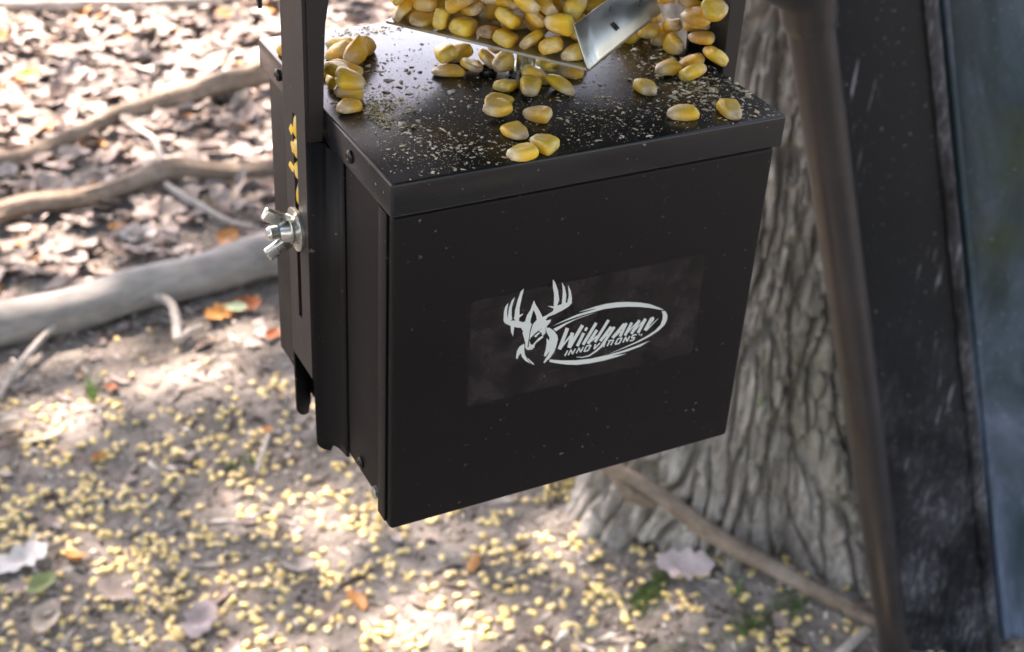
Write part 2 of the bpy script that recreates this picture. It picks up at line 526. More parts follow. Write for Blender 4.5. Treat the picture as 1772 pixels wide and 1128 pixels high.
# crown leaves: one mass of leaf blades, thick where the photograph's ground lies in shade and gappy towards the sunlit slope
SUNLIT = [(.30, 2.25, .42), (.62, 2.10, .26), (.05, 1.95, .18), (.08, 1.52, .07), (.19, 1.13, .05), (.40, .66, .030), (.30, .61, .022), (.36, .72, .03), (.22, .66, .02), (.12, .90, .02), (.95, 2.5, .4), (.15, 2.7, .3), (.80, 1.75, .2), (-.15, 2.3, .25), (-.4, 1.4, .2), (1.5, 1.6, .3), (.33, 1.75, .10), (-.02, .95, .02), (.25, .85, .02)]
def crown():
    n = 52000
    zc = nr.uniform(4.6, 7.4, n)
    r = 5.4 * np.sqrt(nr.random(n)); a = nr.uniform(0, 2 * np.pi, n)
    cx = -.2 + r * np.cos(a); cy = 4.6 + r * np.sin(a)
    az = np.degrees(np.arctan2(cx - .07, cy - .06)); el = np.degrees(np.arctan2(zc - .85, np.hypot(cx - .07, cy - .06)))
    # clumpiness
    keep = fbm(cx * 1.1, cy * 1.1, 3, zc * .8) > -.42
    k = zc / SUN.z
    px, py = cx - SUN.x * k, cy - SUN.y * k                          # where this leaf's shadow lands
    gap = np.zeros(n)
    for (x, y, rad) in SUNLIT:
        wob = 1 + .45 * fbm(px * 5, py * 5, 2)
        gap = np.maximum(gap, 1 - sstep(.75, 1.1, np.hypot(px - x, py - y) / (rad * wob)))
    keep &= nr.random(n) > gap * .93
    keep &= el > 29.5 - 8 * sstep(18, 30, az) + 2 * fbm(cx * .6, cy * .6, 2)                  # underside trimmed to set where the lid mirrors bright sky
    cx, cy, zc = cx[keep], cy[keep], zc[keep]; n = len(cx)
    s = nr.uniform(.040, .085, n); yaw = nr.uniform(0, 2 * np.pi, n); p = nr.normal(0, .5, n); q = nr.normal(0, .5, n)
    u = np.stack([np.cos(yaw) * np.cos(p), np.sin(yaw) * np.cos(p), np.sin(p)], 1)
    w = np.stack([-np.sin(yaw) * np.cos(q), np.cos(yaw) * np.cos(q), np.sin(q)], 1)
    c = np.stack([cx, cy, zc], 1)
    V = np.stack([c - u * s[:, None], c + w * (s * .6)[:, None], c + u * s[:, None], c - w * (s * .6)[:, None]], 1).reshape(-1, 3)
    F = np.arange(4 * n).reshape(-1, 4)
    o = link('crown', mesh_np('crown', V, F), M['canopy'], tree)
    tag(o, kind='stuff')
crown()

def added_shade_tree(x, y, h, r, lo, n):  # out of view, added to darken the box front and lid reflection
    root = tag(empty('added_shade_tree', (x, y, 0)), 'unseen leafy tree added around the feeder to dim the sky light', 'tree', 'added trees out of view')
    tubeo('trunk', [(x, y, -.1), (x, y, h * .4), (x + .1, y, h * .9)], [.16, .12, .03], M['bark'], root, 12)
    q = nr.normal(0, 1, (n, 3)); q /= np.linalg.norm(q, axis=1)[:, None]; q *= nr.random(n)[:, None] ** .4
    c = np.array([x, y, (h + lo) / 2]) + q * np.array([r, r, (h - lo) / 2])
    c = c[fbm(c[:, 0] * 1.2, c[:, 1] * 1.2, 3, c[:, 2] * 1.2) > -.25]; n = len(c)
    u = nr.normal(0, 1, (n, 3)); u /= np.linalg.norm(u, axis=1)[:, None]
    w = np.cross(u, nr.normal(0, 1, (n, 3))); w /= np.linalg.norm(w, axis=1)[:, None]
    s = nr.uniform(.09, .20, n)[:, None]
    V = np.stack([c - u * s, c + w * s * .6, c + u * s, c - w * s * .6], 1).reshape(-1, 3)
    tag(link('crown', mesh_np('crown', V, np.arange(4 * n).reshape(-1, 4)), M['canopy'], root), kind='stuff')
for (a, d, h, r, lo, n) in ((200, 6.0, 8, 2.6, .5, 2600), (232, 7.0, 9, 2.8, .6, 2600), (170, 6.5, 9, 2.8, .5, 2600), (262, 7.5, 9, 2.8, .8, 2400), (140, 7.0, 9, 2.8, .6, 2400), (292, 8.5, 9, 2.6, 1.2, 2000), (108, 7.5, 9, 2.6, .8, 2200), (78, 8, 9, 2.6, .8, 2200), (48, 7.5, 8, 2.4, .6, 2600), (325, 11, 9, 2.4, 2.4, 1600)):
    added_shade_tree(d * math.sin(math.radians(a)), d * math.cos(math.radians(a)), h, r, lo, n)      # a = compass angle from +Y

# ------------------------------------------------------------------ fallen log and branches
def wood(name, pts, radii, mat, label, cat, lift=.0, n=14, rough=.16, seed=1, stubs=(), step=.03, group=None):
    n = max(n, 16); step = .011
    P = [Vector((x, y, ghs(x, y) + r * .75 + lift + (z or 0))) for (x, y, z), r in zip(pts, radii)]
    Q = resample(P, step)
    L = [0.0]
    for a, b in zip(Q, Q[1:]): L.append(L[-1] + (b - a).length)
    Lp = [0.0]
    for a, b in zip(P, P[1:]): Lp.append(Lp[-1] + (b - a).length)
    R = [float(np.interp(l / L[-1], [v / Lp[-1] for v in Lp], radii)) for l in L]
    rr = random.Random(seed)
    Q = [q + Vector((noise.noise(q * 9 + Vector((seed, 0, 0))), noise.noise(q * 9 + Vector((0, seed, 9))), .5 * noise.noise(q * 9 + Vector((5, 0, seed))))) * r * (.22 if r > .025 else .65) for q, r in zip(Q, R)]
    o = tubeo(name, Q, R, mat, None, n, rough, seed)
    tag(o, label, cat, group)
    return o
wood('fallen_log', [(-1.0, 1.235, 0), (-.5, 1.285, 0), (.005, 1.310, 0), (.196, 1.328, .003), (.392, 1.340, .004), (.62, 1.35, .004), (.9, 1.41, 0)], [.030, .030, .030, .031, .033, .032, .030], M['log'],
     'thick smooth grey fallen log lying across the forest floor', 'log', .004, 18, .12, 3)
wood('fallen_branch', [(-.45, 1.50, 0), (.045, 1.60, 0), (.173, 1.61, .004), (.315, 1.64, .01), (.459, 1.612, .004), (.75, 1.63, 0)], [.017, .017, .017, .016, .011, .008], M['branch'],
     'brown knobbly branch on the leaves just behind the grey log', 'branch', .006, 10, .35, 5)
wood('fallen_branch', [(-.3, 1.62, 0), (.077, 1.78, 0), (.176, 1.83, .006), (.319, 1.90, .010), (.436, 1.93, .014), (.56, 1.95, .016), (.9, 2.02, .01)], [.012, .014, .013, .015, .019, .022, .022], M['branch'],
     'longer tan branch half buried in sunlit leaf litter', 'branch', .004, 10, .25, 8)
wood('fallen_branch', [(-.2, 2.54, 0), (.202, 2.48, 0), (.328, 2.44, .004), (.474, 2.42, 0), (.8, 2.36, 0)], [.012, .012, .012, .010, .007], M['twig'],
     'pale straight branch at the far edge of the sunlit leaves', 'branch', .012, 8, .2, 9)
wood('dead_twig', [(.30, 1.605, .01), (.32, 1.547, .01), (.356, 1.484, .0), (.39, 1.45, 0)], [.005, .005, .004, .003], M['twig'],
     'thin twig between the knobbly branch and the log', 'twig', .01, 8, .2, 10)
wood('dead_twig', [(.295, 1.83, .02), (.305, 1.802, .02), (.318, 1.729, .02), (.311, 1.654, .0)], [.004, .004, .005, .006], M['twig'],
     'pale curved twig joining the two long branches', 'twig', .01, 8, .2, 11)
wood('dead_twig', [(-.03, 1.17, .0), (.006, 1.221, .004), (.067, 1.291, .016), (.09, 1.32, .02)], [.004, .0045, .004, .003], M['twig'],
     'straight grey stick propped against the near side of the log', 'twig', .006, 8, .2, 12)
yt = wood('dead_twig', [(.190, 1.335, .02), (.196, 1.315, .018), (.217, 1.272, .016), (.206, 1.204, .004)], [.006, .006, .0065, .0065], M['twig'],
     'white forked twig bent against the grey log', 'twig', .006, 8, .2, 13)
V_, F_ = tube_vf([(.206, 1.204, ghs(.206, 1.204) + .012), (.224, 1.215, ghs(.22, 1.21) + .016), (.245, 1.226, ghs(.245, 1.226) + .012)], [.0055, .005, .003], 8)
link('fork', mesh('fork', V_, F_), M['twig'], yt, True)
wood('dead_twig', [(.215, .905, 0), (.225, .923, .004), (.245, .951, .012)], [.003, .003, .0028], M['twig'], 'short upright whitish twig stuck in the dirt among corn', 'twig', .004, 7, .2, 14)
def pole(name, P, R, mat, label, cat, n=12, rough=.2, seed=1):
    Q = resample(P, .009); t = np.linspace(0, 1, len(Q))
    return tag(tubeo(name, Q, [float(np.interp(v, np.linspace(0, 1, len(R)), R)) for v in t], mat, None, n, rough, seed), label, cat)
rb = pole('fallen_branch', [(.455, .66, .155), (.517, .625, .120), (.567, .600, .085), (.613, .548, .052), (.664, .495, .026), (.703, .440, .014), (.735, .385, .008)], [.0060, .0070, .0088, .0095, .0090, .0078, .0070], M['branch'],
     'grey branch leaning across the oak root down to the dirt', 'branch', 18, .32, 15)
V_, F_ = tube_vf([(.520, .624, .112), (.535, .608, .090), (.560, .596, .076)], [.0055, .0075, .0060], 8)
link('side_shoot', mesh('side_shoot', V_, F_), M['branch'], rb, True)
wood('dead_twig', [(.70, .55, 0), (.735, .505, .006), (.765, .47, 0)], [.004, .005, .004], M['twig'], 'short pale twig on the dirt beside the tripod leg', 'twig', .004, 8, .2, 16)
wood('dead_twig', [(.655, .385, 0), (.68, .392, .0), (.71, .40, 0)], [.004, .005, .004], M['twig'], 'flat grey stick at the foot of the tripod leg', 'twig', .0, 8, .2, 17)

# ------------------------------------------------------------------ leaves
def leaf_geo(kind, L, curl, cup, rg):
    """returns V (n,3), F quads; leaf lies along +x, thickness none (a leaf blade), curled"""
    ns = 15 if kind == 'oak' else 8
    V = []; F = []
    for i in range(ns):
        t = i / (ns - 1)
        if kind == 'oak':
            w = .34 * math.sin(math.pi * min(1, .08 + t * .92)) ** .6 * (.50 + .50 * abs(math.cos(t * math.pi * 3.6 + .4))) + .012
            w *= 1 if t < .93 else .7
        elif kind == 'oval':
            w = .27 * math.sin(math.pi * (t * .96 + .02)) ** .8
        else:
            w = .14 * math.sin(math.pi * (t * .96 + .02)) ** .7
        x = t * L; w *= L
        bend = curl * (t - .45) ** 2 * L
        side = rg.uniform(-.1, .1) * w
        for s in (-1, -.5, 0, .5, 1):
            z = bend + cup * abs(s) ** 1.6 * w + rg.uniform(-.02, .02) * L * .5 + .12 * w * math.sin(t * 9 + s * 2)
            xx = x + (abs(s) * .10 * L * (.5 if kind == 'oak' else .15))
            V.append((xx - L / 2, s * w + side, z))
    for i in range(ns - 1):
        for k in range(4):
            F.append((i * 5 + k, i * 5 + k + 1, (i + 1) * 5 + k + 1, (i + 1) * 5 + k))
    return np.array(V), np.array(F)

PAL = [(.49, .40, .36), (.44, .35, .31), (.54, .47, .43), (.40, .31, .26), (.32, .24, .19), (.45, .39, .35), (.58, .50, .45), (.41, .36, .33), (.48, .38, .34)]
PAL = [tuple(v * .80 for v in c) for c in PAL]
def litter():
    protos = [leaf_geo(k, 1.0, c, u, random.Random(s)) for s, (k, c, u) in enumerate([('oak', .35, .2), ('oak', -.2, .3), ('oval', .4, .4), ('oval', -.3, .25), ('oval', .2, -.3), ('long', .4, .4), ('oak', .15, -.25), ('oval', .6, .6)])]
    Vs, Fs, Cs = [], [], []; off = 0
    n = 0
    for it in range(19000):
        x = rng.uniform(-.55, 2.1); y = rng.uniform(.25, 3.2)
        d = y + .12 * x
        den = .075 + .925 * float(sstep(1.34, 1.58, d)) * (.55 + .45 * float(sstep(-.3, .2, fbm(np.array([x * 3]), np.array([y * 3]), 2)[0])))
        if 1.0 < d < 1.45: den = max(den, .20)
        if rng.random() > den: continue
        if math.hypot(x - CX, y - CY) < .3: continue
        V, F = protos[rng.randrange(len(protos))]
        s = rng.uniform(.018, .060) if d > 1.4 else rng.uniform(.010, .034)
        yaw = rng.uniform(0, 6.283); p = rng.gauss(0, .22); q = rng.gauss(0, .24)
        Rm = np.array(Matrix.Rotation(yaw, 3, 'Z') @ Matrix.Rotation(p, 3, 'Y') @ Matrix.Rotation(q, 3, 'X'))
        P = (V * s) @ Rm.T
        z = ghs(x, y) + max(.002, -P[:, 2].min() * .6) + rng.uniform(0, .014) * float(sstep(1.3, 1.6, d))
        Vs.append(P + np.array([x, y, z])); Fs.append(F + off); off += len(V)
        c = np.array(rng.choice(PAL)) * rng.uniform(.75, 1.12)
        if rng.random() < .035: c = np.array((.45, .21, .07))
        Cs.append(np.tile(np.append(c, 1), (len(V), 1))); n += 1
    o = link('leaf_litter', mesh_np('leaf_litter', np.concatenate(Vs), np.concatenate(Fs), {'col': np.concatenate(Cs)}), M['leaf'], None, True)
    tag(o, 'thick mat of dry tan and brown leaves beyond the log', 'leaf litter', None, 'stuff')
litter()

def one_leaf(kind, x, y, L, yaw, col, label, curl=.4, cup=.35, tilt=(0, 0), lift=.003, mat=None, name='fallen_leaf', seed=0):
    L *= .72
    V, F = leaf_geo(kind, L, curl, cup, random.Random(seed + int(x * 1000)))
    Rm = np.array(Matrix.Rotation(yaw, 3, 'Z') @ Matrix.Rotation(tilt[0], 3, 'Y') @ Matrix.Rotation(tilt[1], 3, 'X'))
    P = V @ Rm.T
    P[:, 2] -= P[:, 2].min()
    P += np.array([x, y, ghs(x, y) + lift])
    me = mesh_np(name, P, F, {'col': np.tile(np.append(np.array(col), 1), (len(P), 1))})
    o = link(name, me, mat or M['leaf'], None, True)
    tag(o, label, 'leaf')
    # stalk
    if lift > .1: return o
    st = Rm @ np.array([-L / 2, 0, 0]); e = Rm @ np.array([-L * .78, .03 * L, 0])
    z0 = P[10 * 0 + 2, 2] if len(P) else 0
    a = Vector(P[2]); b = a + Vector((e - st)); b.z = ghs(b.x, b.y) + .004
    V2, F2 = tube_vf([a, (a + b) / 2 + Vector((0, 0, .002)), b], [.0012, .001, .0008], 6)
    link('stalk', mesh('stalk', V2, F2), M['branch'] if mat is None else mat, o, True)
    return o
GY, MV, WH, OR, RD, TN = (.47, .45, .43), (.46, .38, .37), (.66, .64, .61), (.52, .24, .07), (.36, .12, .05), (.50, .42, .33)
one_leaf('oak', -.062, .857, .085, .3, WH, 'whitish lobed oak leaf lying flat among scattered corn', .3, .2, seed=1)
one_leaf('oak', .086, .698, .075, 1.0, MV, 'mauve grey lobed oak leaf with corn around its edges', .3, .2, seed=2)
one_leaf('oak', .575, .548, .085, -.45, (.56, .48, .47), 'broad pinkish grey oak leaf at the foot of the tree root', .3, .2, (0, .30), .010, seed=3)
one_leaf('oval', -.008, .838, .050, 1.9, OR, 'curled orange leaf standing up among corn kernels', .9, .8, (.5, .3), .003, seed=4)
one_leaf('oak', .275, 1.250, .070, .4, OR, 'orange oak leaf below the grey log', .4, .4, (.2, .2), .004, seed=5)
one_leaf('oak', .315, 1.262, .065, -.5, RD, 'rust red oak leaf beside the orange one under the log', .4, .4, (-.2, .3), .006, seed=6)
one_leaf('oval', .325, 1.178, .050, .9, RD, 'small rust red leaf on the dirt just beside the hanging box', .6, .5, (.2, .2), .003, seed=7)
one_leaf('oval', .300, 1.255, .045, -.2, (.36, .45, .30), 'pale green leaf tip among the orange leaves', .3, .3, (.1, .3), .012, seed=8)
one_leaf('oval', -.050, .812, .055, .7, (.30, .36, .16), 'green and yellow leaf under the curled orange leaf', .5, .5, (.1, .2), .004, seed=9)
one_leaf('oval', .055, 1.007, .032, .5, OR, 'small orange leaf lying amid the first corn kernels', .5, .6, (.2, .1), seed=10)
one_leaf('oval', .250, .972, .030, .9, OR, 'small bright orange leaf fragment beside the short twig', .4, .4, (.3, .2), .006, seed=11)
one_leaf('oval', .102, 1.140, .040, 1.3, RD, 'dull red leaf next to the green grass sprout', .5, .5, (.4, .1), seed=12)
one_leaf('long', .001, 1.072, .075, .0, (.62, .56, .42), 'long cream leaf in front of the straight grey stick', .4, .5, seed=13)
one_leaf('oval', -.03, 1.10, .060, .2, TN, 'tan folded leaf behind the long cream leaf', .5, .7, seed=14)
one_leaf('oval', .450, 2.256, .060, .4, (.30, .44, .34), 'pale green leaf on the sunlit leaf litter', .3, .4, (.3, .2), .03, seed=15)
one_leaf('oval', .187, 2.112, .065, .5, (.26, .40, .08), 'bright yellow-green leaf lying in the sunlit litter', .3, .4, (.1, .3), .03, seed=16)
one_leaf('oak', .227, 1.496, .075, .2, WH, 'white lobed leaf behind the thick grey log', .4, .4, (.1, .3), .006, seed=17)
one_leaf('oval', .117, 1.505, .040, .1, (.30, .37, .28), 'dusty green leaf next to the white lobed leaf', .3, .4, seed=18)
one_leaf('oval', .100, .640, .040, .8, MV, 'small curled grey leaf among the densest corn', .8, .6, (.2, .2), seed=19)
one_leaf('oak', .018, .770, .060, 2.2, (.36, .30, .27), 'crumpled brown leaf under heaped corn kernels', .7, .6, seed=20)
one_leaf('oval', .205, .735, .055, -.5, (.38, .33, .29), 'flat grey brown leaf with kernels lying across it', .4, .3, seed=21)
one_leaf('oval', -.055, .760, .070, 1.1, TN, 'broad tan leaf half covering the dirt below the green one', .4, .4, (.1, .1), seed=22)
one_leaf('oval', .430, .800, .045, .3, (.45, .25, .14), 'reddish leaf scrap below the bottom edge of the box', .5, .5, (.1, .2), seed=23)
one_leaf('oval', .520, .735, .05, 1.2, GY, 'grey leaf leaning at the left root of the oak', .6, .5, (.5, .1), .004, seed=24)
one_leaf('oval', .752, .528, .045, .6, (.52, .46, .42), 'pale leaf on dirt between the branch and the tripod leg', .5, .5, (.2, .2), .004, seed=25)
o = one_leaf('oval', .650, .560, .022, .4, (.10, .26, .12), 'tiny green leaf clinging to the oak bark', .3, .3, (.9, .0), .19, M['greenleaf'], 'green_leaf', 26)

# soil crumbs, bits of twig and leaf
def debris():
    Vs, Cs = [], []; n = 0
    base = np.array([(-1, -.6, -.4), (1, -.5, -.3), (.1, 1, -.4), (0, .1, .8)])
    Fb = np.array([(0, 2, 1), (0, 1, 3), (1, 2, 3), (2, 0, 3)])
    N_ = 22000
    x = nr.uniform(-.3, 1.1, N_); y = nr.uniform(.25, 1.6, N_)
    z = gh(x, y)
    Fs = []
    for i in range(N_):
        s = .0010 + .0050 * rng.random() ** 3
        el = rng.choice((1, 1, 1.6, 4.5))
        R3 = np.array(Matrix.Rotation(rng.uniform(0, 6.28), 3, 'Z') @ Matrix.Rotation(rng.uniform(-.4, .4), 3, 'X'))
        P = (base * np.array([s * el, s, s * .8])) @ R3.T + np.array([x[i], y[i], z[i] + s * .3])
        Vs.append(P); Fs.append(Fb + 4 * i)
        c = np.array(rng.choice([(.13, .10, .08), (.24, .20, .17), (.40, .35, .30), (.56, .51, .45), (.62, .58, .52), (.18, .15, .12)])) * rng.uniform(.8, 1.2)
        Cs.append(np.tile(np.append(c, 1), (4, 1)))
    o = link('soil_debris', mesh_np('soil_debris', np.concatenate(Vs), np.concatenate(Fs), {'col': np.concatenate(Cs)}), M['debris'])
    tag(o, 'crumbs of soil, bark and broken leaf over the dirt', 'debris', None, 'stuff')
debris()

# moss patch and grass sprouts
def blades(name, spots, mat, label, cat, kind=None):
    V, F = [], []
    for (x, y, h, w, lean, az, zb) in spots:
        dx, dy = math.cos(az), math.sin(az); b = len(V); z = zb
        for t, ww in ((0, 1), (.5, .8), (1, .08)):
            ox, oy = dx * lean * h * t * t, dy * lean * h * t * t
            V += [(x + ox - dy * w * ww, y + oy + dx * w * ww, z + h * t), (x + ox + dy * w * ww, y + oy - dx * w * ww, z + h * t)]
        F += [(b, b + 1, b + 3, b + 2), (b + 2, b + 3, b + 5, b + 4)]
    o = link(name, mesh(name, V, F), mat, None, True)
    tag(o, label, cat, None, kind); return o
def moss():
    sp = []
    for (mx, my, ang, a, b, n) in ((.521, .535, .55, .040, .016, 2000), (.545, .550, .5, .03, .014, 500), (.600, .455, .2, .06, .03, 700), (.49, .45, .3, .05, .03, 500), (.66, .46, .3, .04, .03, 400)):
        for i in range(n):
            r = abs(rng.gauss(0, .55)); t = rng.uniform(0, 6.283)
            u, v = a * r * math.cos(t), b * r * math.sin(t)
            u *= 1 + .3 * math.sin(5 * t); x = mx + u * math.cos(ang) - v * math.sin(ang); y = my + u * math.sin(ang) + v * math.cos(ang)
            sp.append((x, y, rng.uniform(.002, .005) * max(.4, 1.2 - r * .6), .0007, rng.uniform(.2, .9), rng.uniform(0, 6.28), ghs(x, y) + .0030 * max(0, 1 - r)))
    blades('moss_patch', sp, M['moss'], 'low green moss cushion on the dirt near the oak root', 'moss', 'stuff')
moss()
for (x, y, n, h, lab) in ((.078, 1.136, 9, .045, 'bright green grass sprout beside the dull red leaf'), (.215, .93, 6, .022, 'small green sprout next to the bright orange leaf fragment'), (.615, .50, 6, .018, 'tiny green sprout in the moss near the leaning branch'), (.19, .93, 6, .018, 'low dark green seedling among scattered kernels')):
    blades('grass_sprout', [(x + rng.uniform(-.006, .006), y + rng.uniform(-.006, .006), h * rng.uniform(.6, 1), .0016, rng.uniform(.1, .5), rng.uniform(0, 6.28), ghs(x, y) - .001) for i in range(n)], M['greenleaf'], lab, 'sprout')

# ------------------------------------------------------------------ corn kernels
def kernel_geo(seed, ns=11, nc=14, tipk=1.0):
    rg = random.Random(seed)
    L = rg.uniform(.0098, .0122); W = rg.uniform(.0068, .0092); H = rg.uniform(.0038, .0060)
    V, kt, kg = [], [], []
    wmax = rg.uniform(.66, .76); dent = rg.uniform(.3, 1.0); skew = rg.uniform(-.22, .22); bow = rg.uniform(-1, 1)
    for i in range(ns):
        t = (1 - math.cos(math.pi * i / (ns - 1))) / 2
        if t < wmax: f = .40 + .60 * math.sin(t / wmax * math.pi / 2) ** .9
        else: f = math.sqrt(max(0, 1 - ((t - wmax) / (1 - wmax + .002)) ** 3.4))
        if t < .04: f *= .55
        hgt = (.45 + .55 * math.sin(min(1, t / .55) * math.pi / 2)) if t < .7 else math.sqrt(max(0, 1 - ((t - .7) / .302) ** 2.4))
        if t < .04: hgt *= .6
        for k in range(nc):
            a = 2 * math.pi * k / nc; c, s = math.cos(a), math.sin(a)
            e = .76
            yy = math.copysign(abs(c) ** e, c) * f * W / 2; zz = math.copysign(abs(s) ** e, s) * hgt * H / 2
            g = 0.0
            if s > .3:
                g = max(0, 1 - ((t - .42) / .30) ** 2) * max(0, 1 - (c / .55) ** 2)
                zz -= g * H * .22 * dent
            xx = (t - .5) * L - .0011 * dent * max(0, (t - .88) / .12) * (1 - abs(c))
            wr = 1 + .17 * noise.noise(Vector((t * 2.6 + seed * 1.7, c * 1.3, s * 1.3 + seed)))
            V.append((xx, (yy + skew * (t - .5) * W) * wr + .0006 * bow * (1 - 4 * (t - .5) ** 2), zz * wr)); kt.append(t); kg.append(g)
    F = []
    for i in range(ns - 1):
        for k in range(nc): F.append((i * nc + k, i * nc + (k + 1) % nc, (i + 1) * nc + (k + 1) % nc, (i + 1) * nc + k))
    b = len(V)
    V.append(tuple(np.mean(V[:nc], 0))); kt.append(0); kg.append(0)
    V.append(tuple(np.mean(V[(ns - 1) * nc:ns * nc], 0) - np.array([.0004 * dent, 0, 0]))); kt.append(1); kg.append(.5)
    Ft = [(b, (k + 1) % nc, k) for k in range(nc)] + [(b + 1, (ns - 1) * nc + k, (ns - 1) * nc + (k + 1) % nc) for k in range(nc)]
    tri = [(f[0], f[1], f[2]) for f in F] + [(f[0], f[2], f[3]) for f in F] + Ft
    return np.array(V), np.array(tri), np.array(kt), np.array(kg)
HI = [kernel_geo(100 + i) for i in range(14)]
HIM = [mesh_np('corn_kernel', V, F, {'kt': t, 'kg': g, 'kr': np.zeros(len(t))}) for V, F, t, g in HI]
LO = [(V * 1.06, F, t, g) for V, F, t, g in (kernel_geo(300 + i, 6, 8) for i in range(5))]
LOM = [mesh_np('corn_kernel', V, F, {'kt': t, 'kg': g, 'kr': np.zeros(len(t))}) for V, F, t, g in LO]
for me in HIM + LOM:
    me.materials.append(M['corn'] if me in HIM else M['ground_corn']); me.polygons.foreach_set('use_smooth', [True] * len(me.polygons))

class Field:
    """height field on which kernels are let down one after another"""
    def __init__(s, x0, y0, x1, y1, z, res=.0005):
        s.x0, s.y0, s.r = x0, y0, res
        s.nx, s.ny = int((x1 - x0) / res), int((y1 - y0) / res)
        s.h = np.full((s.nx, s.ny), z)
    def drop(s, P, dry=False):
        ix = ((P[:, 0] - s.x0) / s.r).astype(int); iy = ((P[:, 1] - s.y0) / s.r).astype(int)
        ok = (ix >= 1) & (ix < s.nx - 1) & (iy >= 1) & (iy < s.ny - 1)
        if not ok.any(): return None
        z = float((s.h[ix[ok], iy[ok]] - P[ok, 2]).max())
        if not dry:
            for dx in (-1, 0, 1):
                for dy in (-1, 0, 1):
                    np.maximum.at(s.h, (ix[ok] + dx, iy[ok] + dy), P[ok, 2] + z)
        return z

def dense(V, F):
    T = V[F]; return np.concatenate([V, T.mean(1), (T[:, 0] + T[:, 1]) / 2, (T[:, 1] + T[:, 2]) / 2])
HID = [dense(V, F) for V, F, _, _ in HI]
def eul(yaw, p, r): return Matrix.Rotation(yaw, 4, 'Z') @ Matrix.Rotation(p, 4, 'Y') @ Matrix.Rotation(r, 4, 'X')
def place(fld, vi, x, y, yaw, p, r, label, group, sink=.0003):
    R = eul(yaw, p, r)
    P = HID[vi] @ np.array(R.to_3x3()).T + np.array([x, y, 0])
    z = fld.drop(P)
    o = bpy.data.objects.new('corn_kernel', HIM[vi]); COL.objects.link(o)
    o.matrix_world = Matrix.Translation((x, y, z - sink)) @ R
    tag(o, label, 'corn kernel', group)
    return o

LIDZ = .850
lid_f = Field(-.02, -.01, .175, .15, LIDZ)
# loose kernels on the lid: x, y in tenths of a millimetre
STRAP_L = 'corn kernel in the small heap against the inside of the slotted strap'
UNDER = 'corn kernel lying on the lid under or beside the steel spinner plate'
STRAP_R = 'corn kernel in the heap piled against the far strap on the lid'
FRONT = [((572, 417), 1.1, 'upper kernel of the touching pair in front of the spinner plate'), ((525, 332), .35, 'lower tan kernel of the touching pair in front of the plate'),
         ((650, 273), -.55, 'long orange-tan kernel lying slantwise in mid lid'), ((529, 188), 1.9, 'kernel with crown towards the front, just above the last two on the lid'),
         ((464, 28), .25, 'bright yellow kernel at the front lip of the lid'), ((558, 57), -.9, 'yellow kernel touching the one at the front lip'),
         ((1125, 342), 1.4, 'round kernel alone on bare lid between plate and right corner'), ((1134, 112), 0.05, 'kernel on its side near the right front lip, tip pointing away from corner'),
         ((1305, 70), 1.5, 'lone round kernel closest to the right front corner of the lid')]
def settle(fld, x, y, label, group, jit=.0012, tilt=.25, roll=.5, yaw0=None, tries=14, sink=.0006, box_=(.0058, .1455)):
    """of several ways to lie near (x, y) take the lowest one"""
    best = None
    for t in range(tries):
        v = rng.randrange(14); a, b = x + rng.uniform(-jit, jit), y + rng.uniform(-jit, jit)
        yaw = rng.uniform(0, 6.28) if yaw0 is None else yaw0 + rng.uniform(-.1, .1)
        p, r = rng.gauss(0, tilt), rng.gauss(0, roll) + (math.pi if rng.random() < .4 else 0)
        P = HID[v] @ np.array(eul(yaw, p, r).to_3x3()).T + np.array([a, b, 0])
        if P[:, 0].min() < .0006 and x > .002: continue
        z = fld.drop(P, True)
        if z is not None and (best is None or z < best[0]): best = (z, v, a, b, yaw, p, r)
    if best is None: return
    z, v, a, b, yaw, p, r = best
    place(fld, v, a, b, yaw, p, r, label, group, sink)
for (x, y), yaw, lab in FRONT:
    settle(lid_f, x * 1e-4, y * 1e-4, lab, None, .0002, .05, .12, yaw - .2, 5)
settle(lid_f, .0062, .1095, 'cream kernel on the lid behind the slotted strap, at its back corner', None, .0005)
for x, y in [(75, 560), (100, 640), (120, 760), (246, 1080), (310, 1010), (215, 1000), (130, 860), (225, 920), (95, 620), (110, 700), (170, 830)]:
    settle(lid_f, x * 1e-4, y * 1e-4, STRAP_L, 'kernels heaped at the slotted strap', .0016, .4, .8)
for x, y in [(520, 730), (610, 701), (681, 718), (745, 757), (623, 843), (680, 532), (717, 467), (790, 545), (850, 470), (936, 570), (901, 640), (560, 810), (700, 640), (1000, 650)]:
    settle(lid_f, x * 1e-4, y * 1e-4, UNDER, 'kernels spilled around the spinner shaft', .0010, .2, .5, -.1 if x == 520 else None)
for x, y in [(1297, 454), (1395, 471), (1350, 400), (1452, 425), (1452, 490), (1418, 849), (1450, 930), (1440, 744), (1332, 820), (1380, 760), (1450, 840), (1440, 640), (1455, 570), (1420, 900), (1455, 690), (1440, 530), (1452, 460), (1400, 800), (1452, 600), (1440, 780), (1445, 880)]:
    settle(lid_f, x * 1e-4, y * 1e-4, STRAP_R, 'kernels heaped at the far strap', .0014, .35, .8)

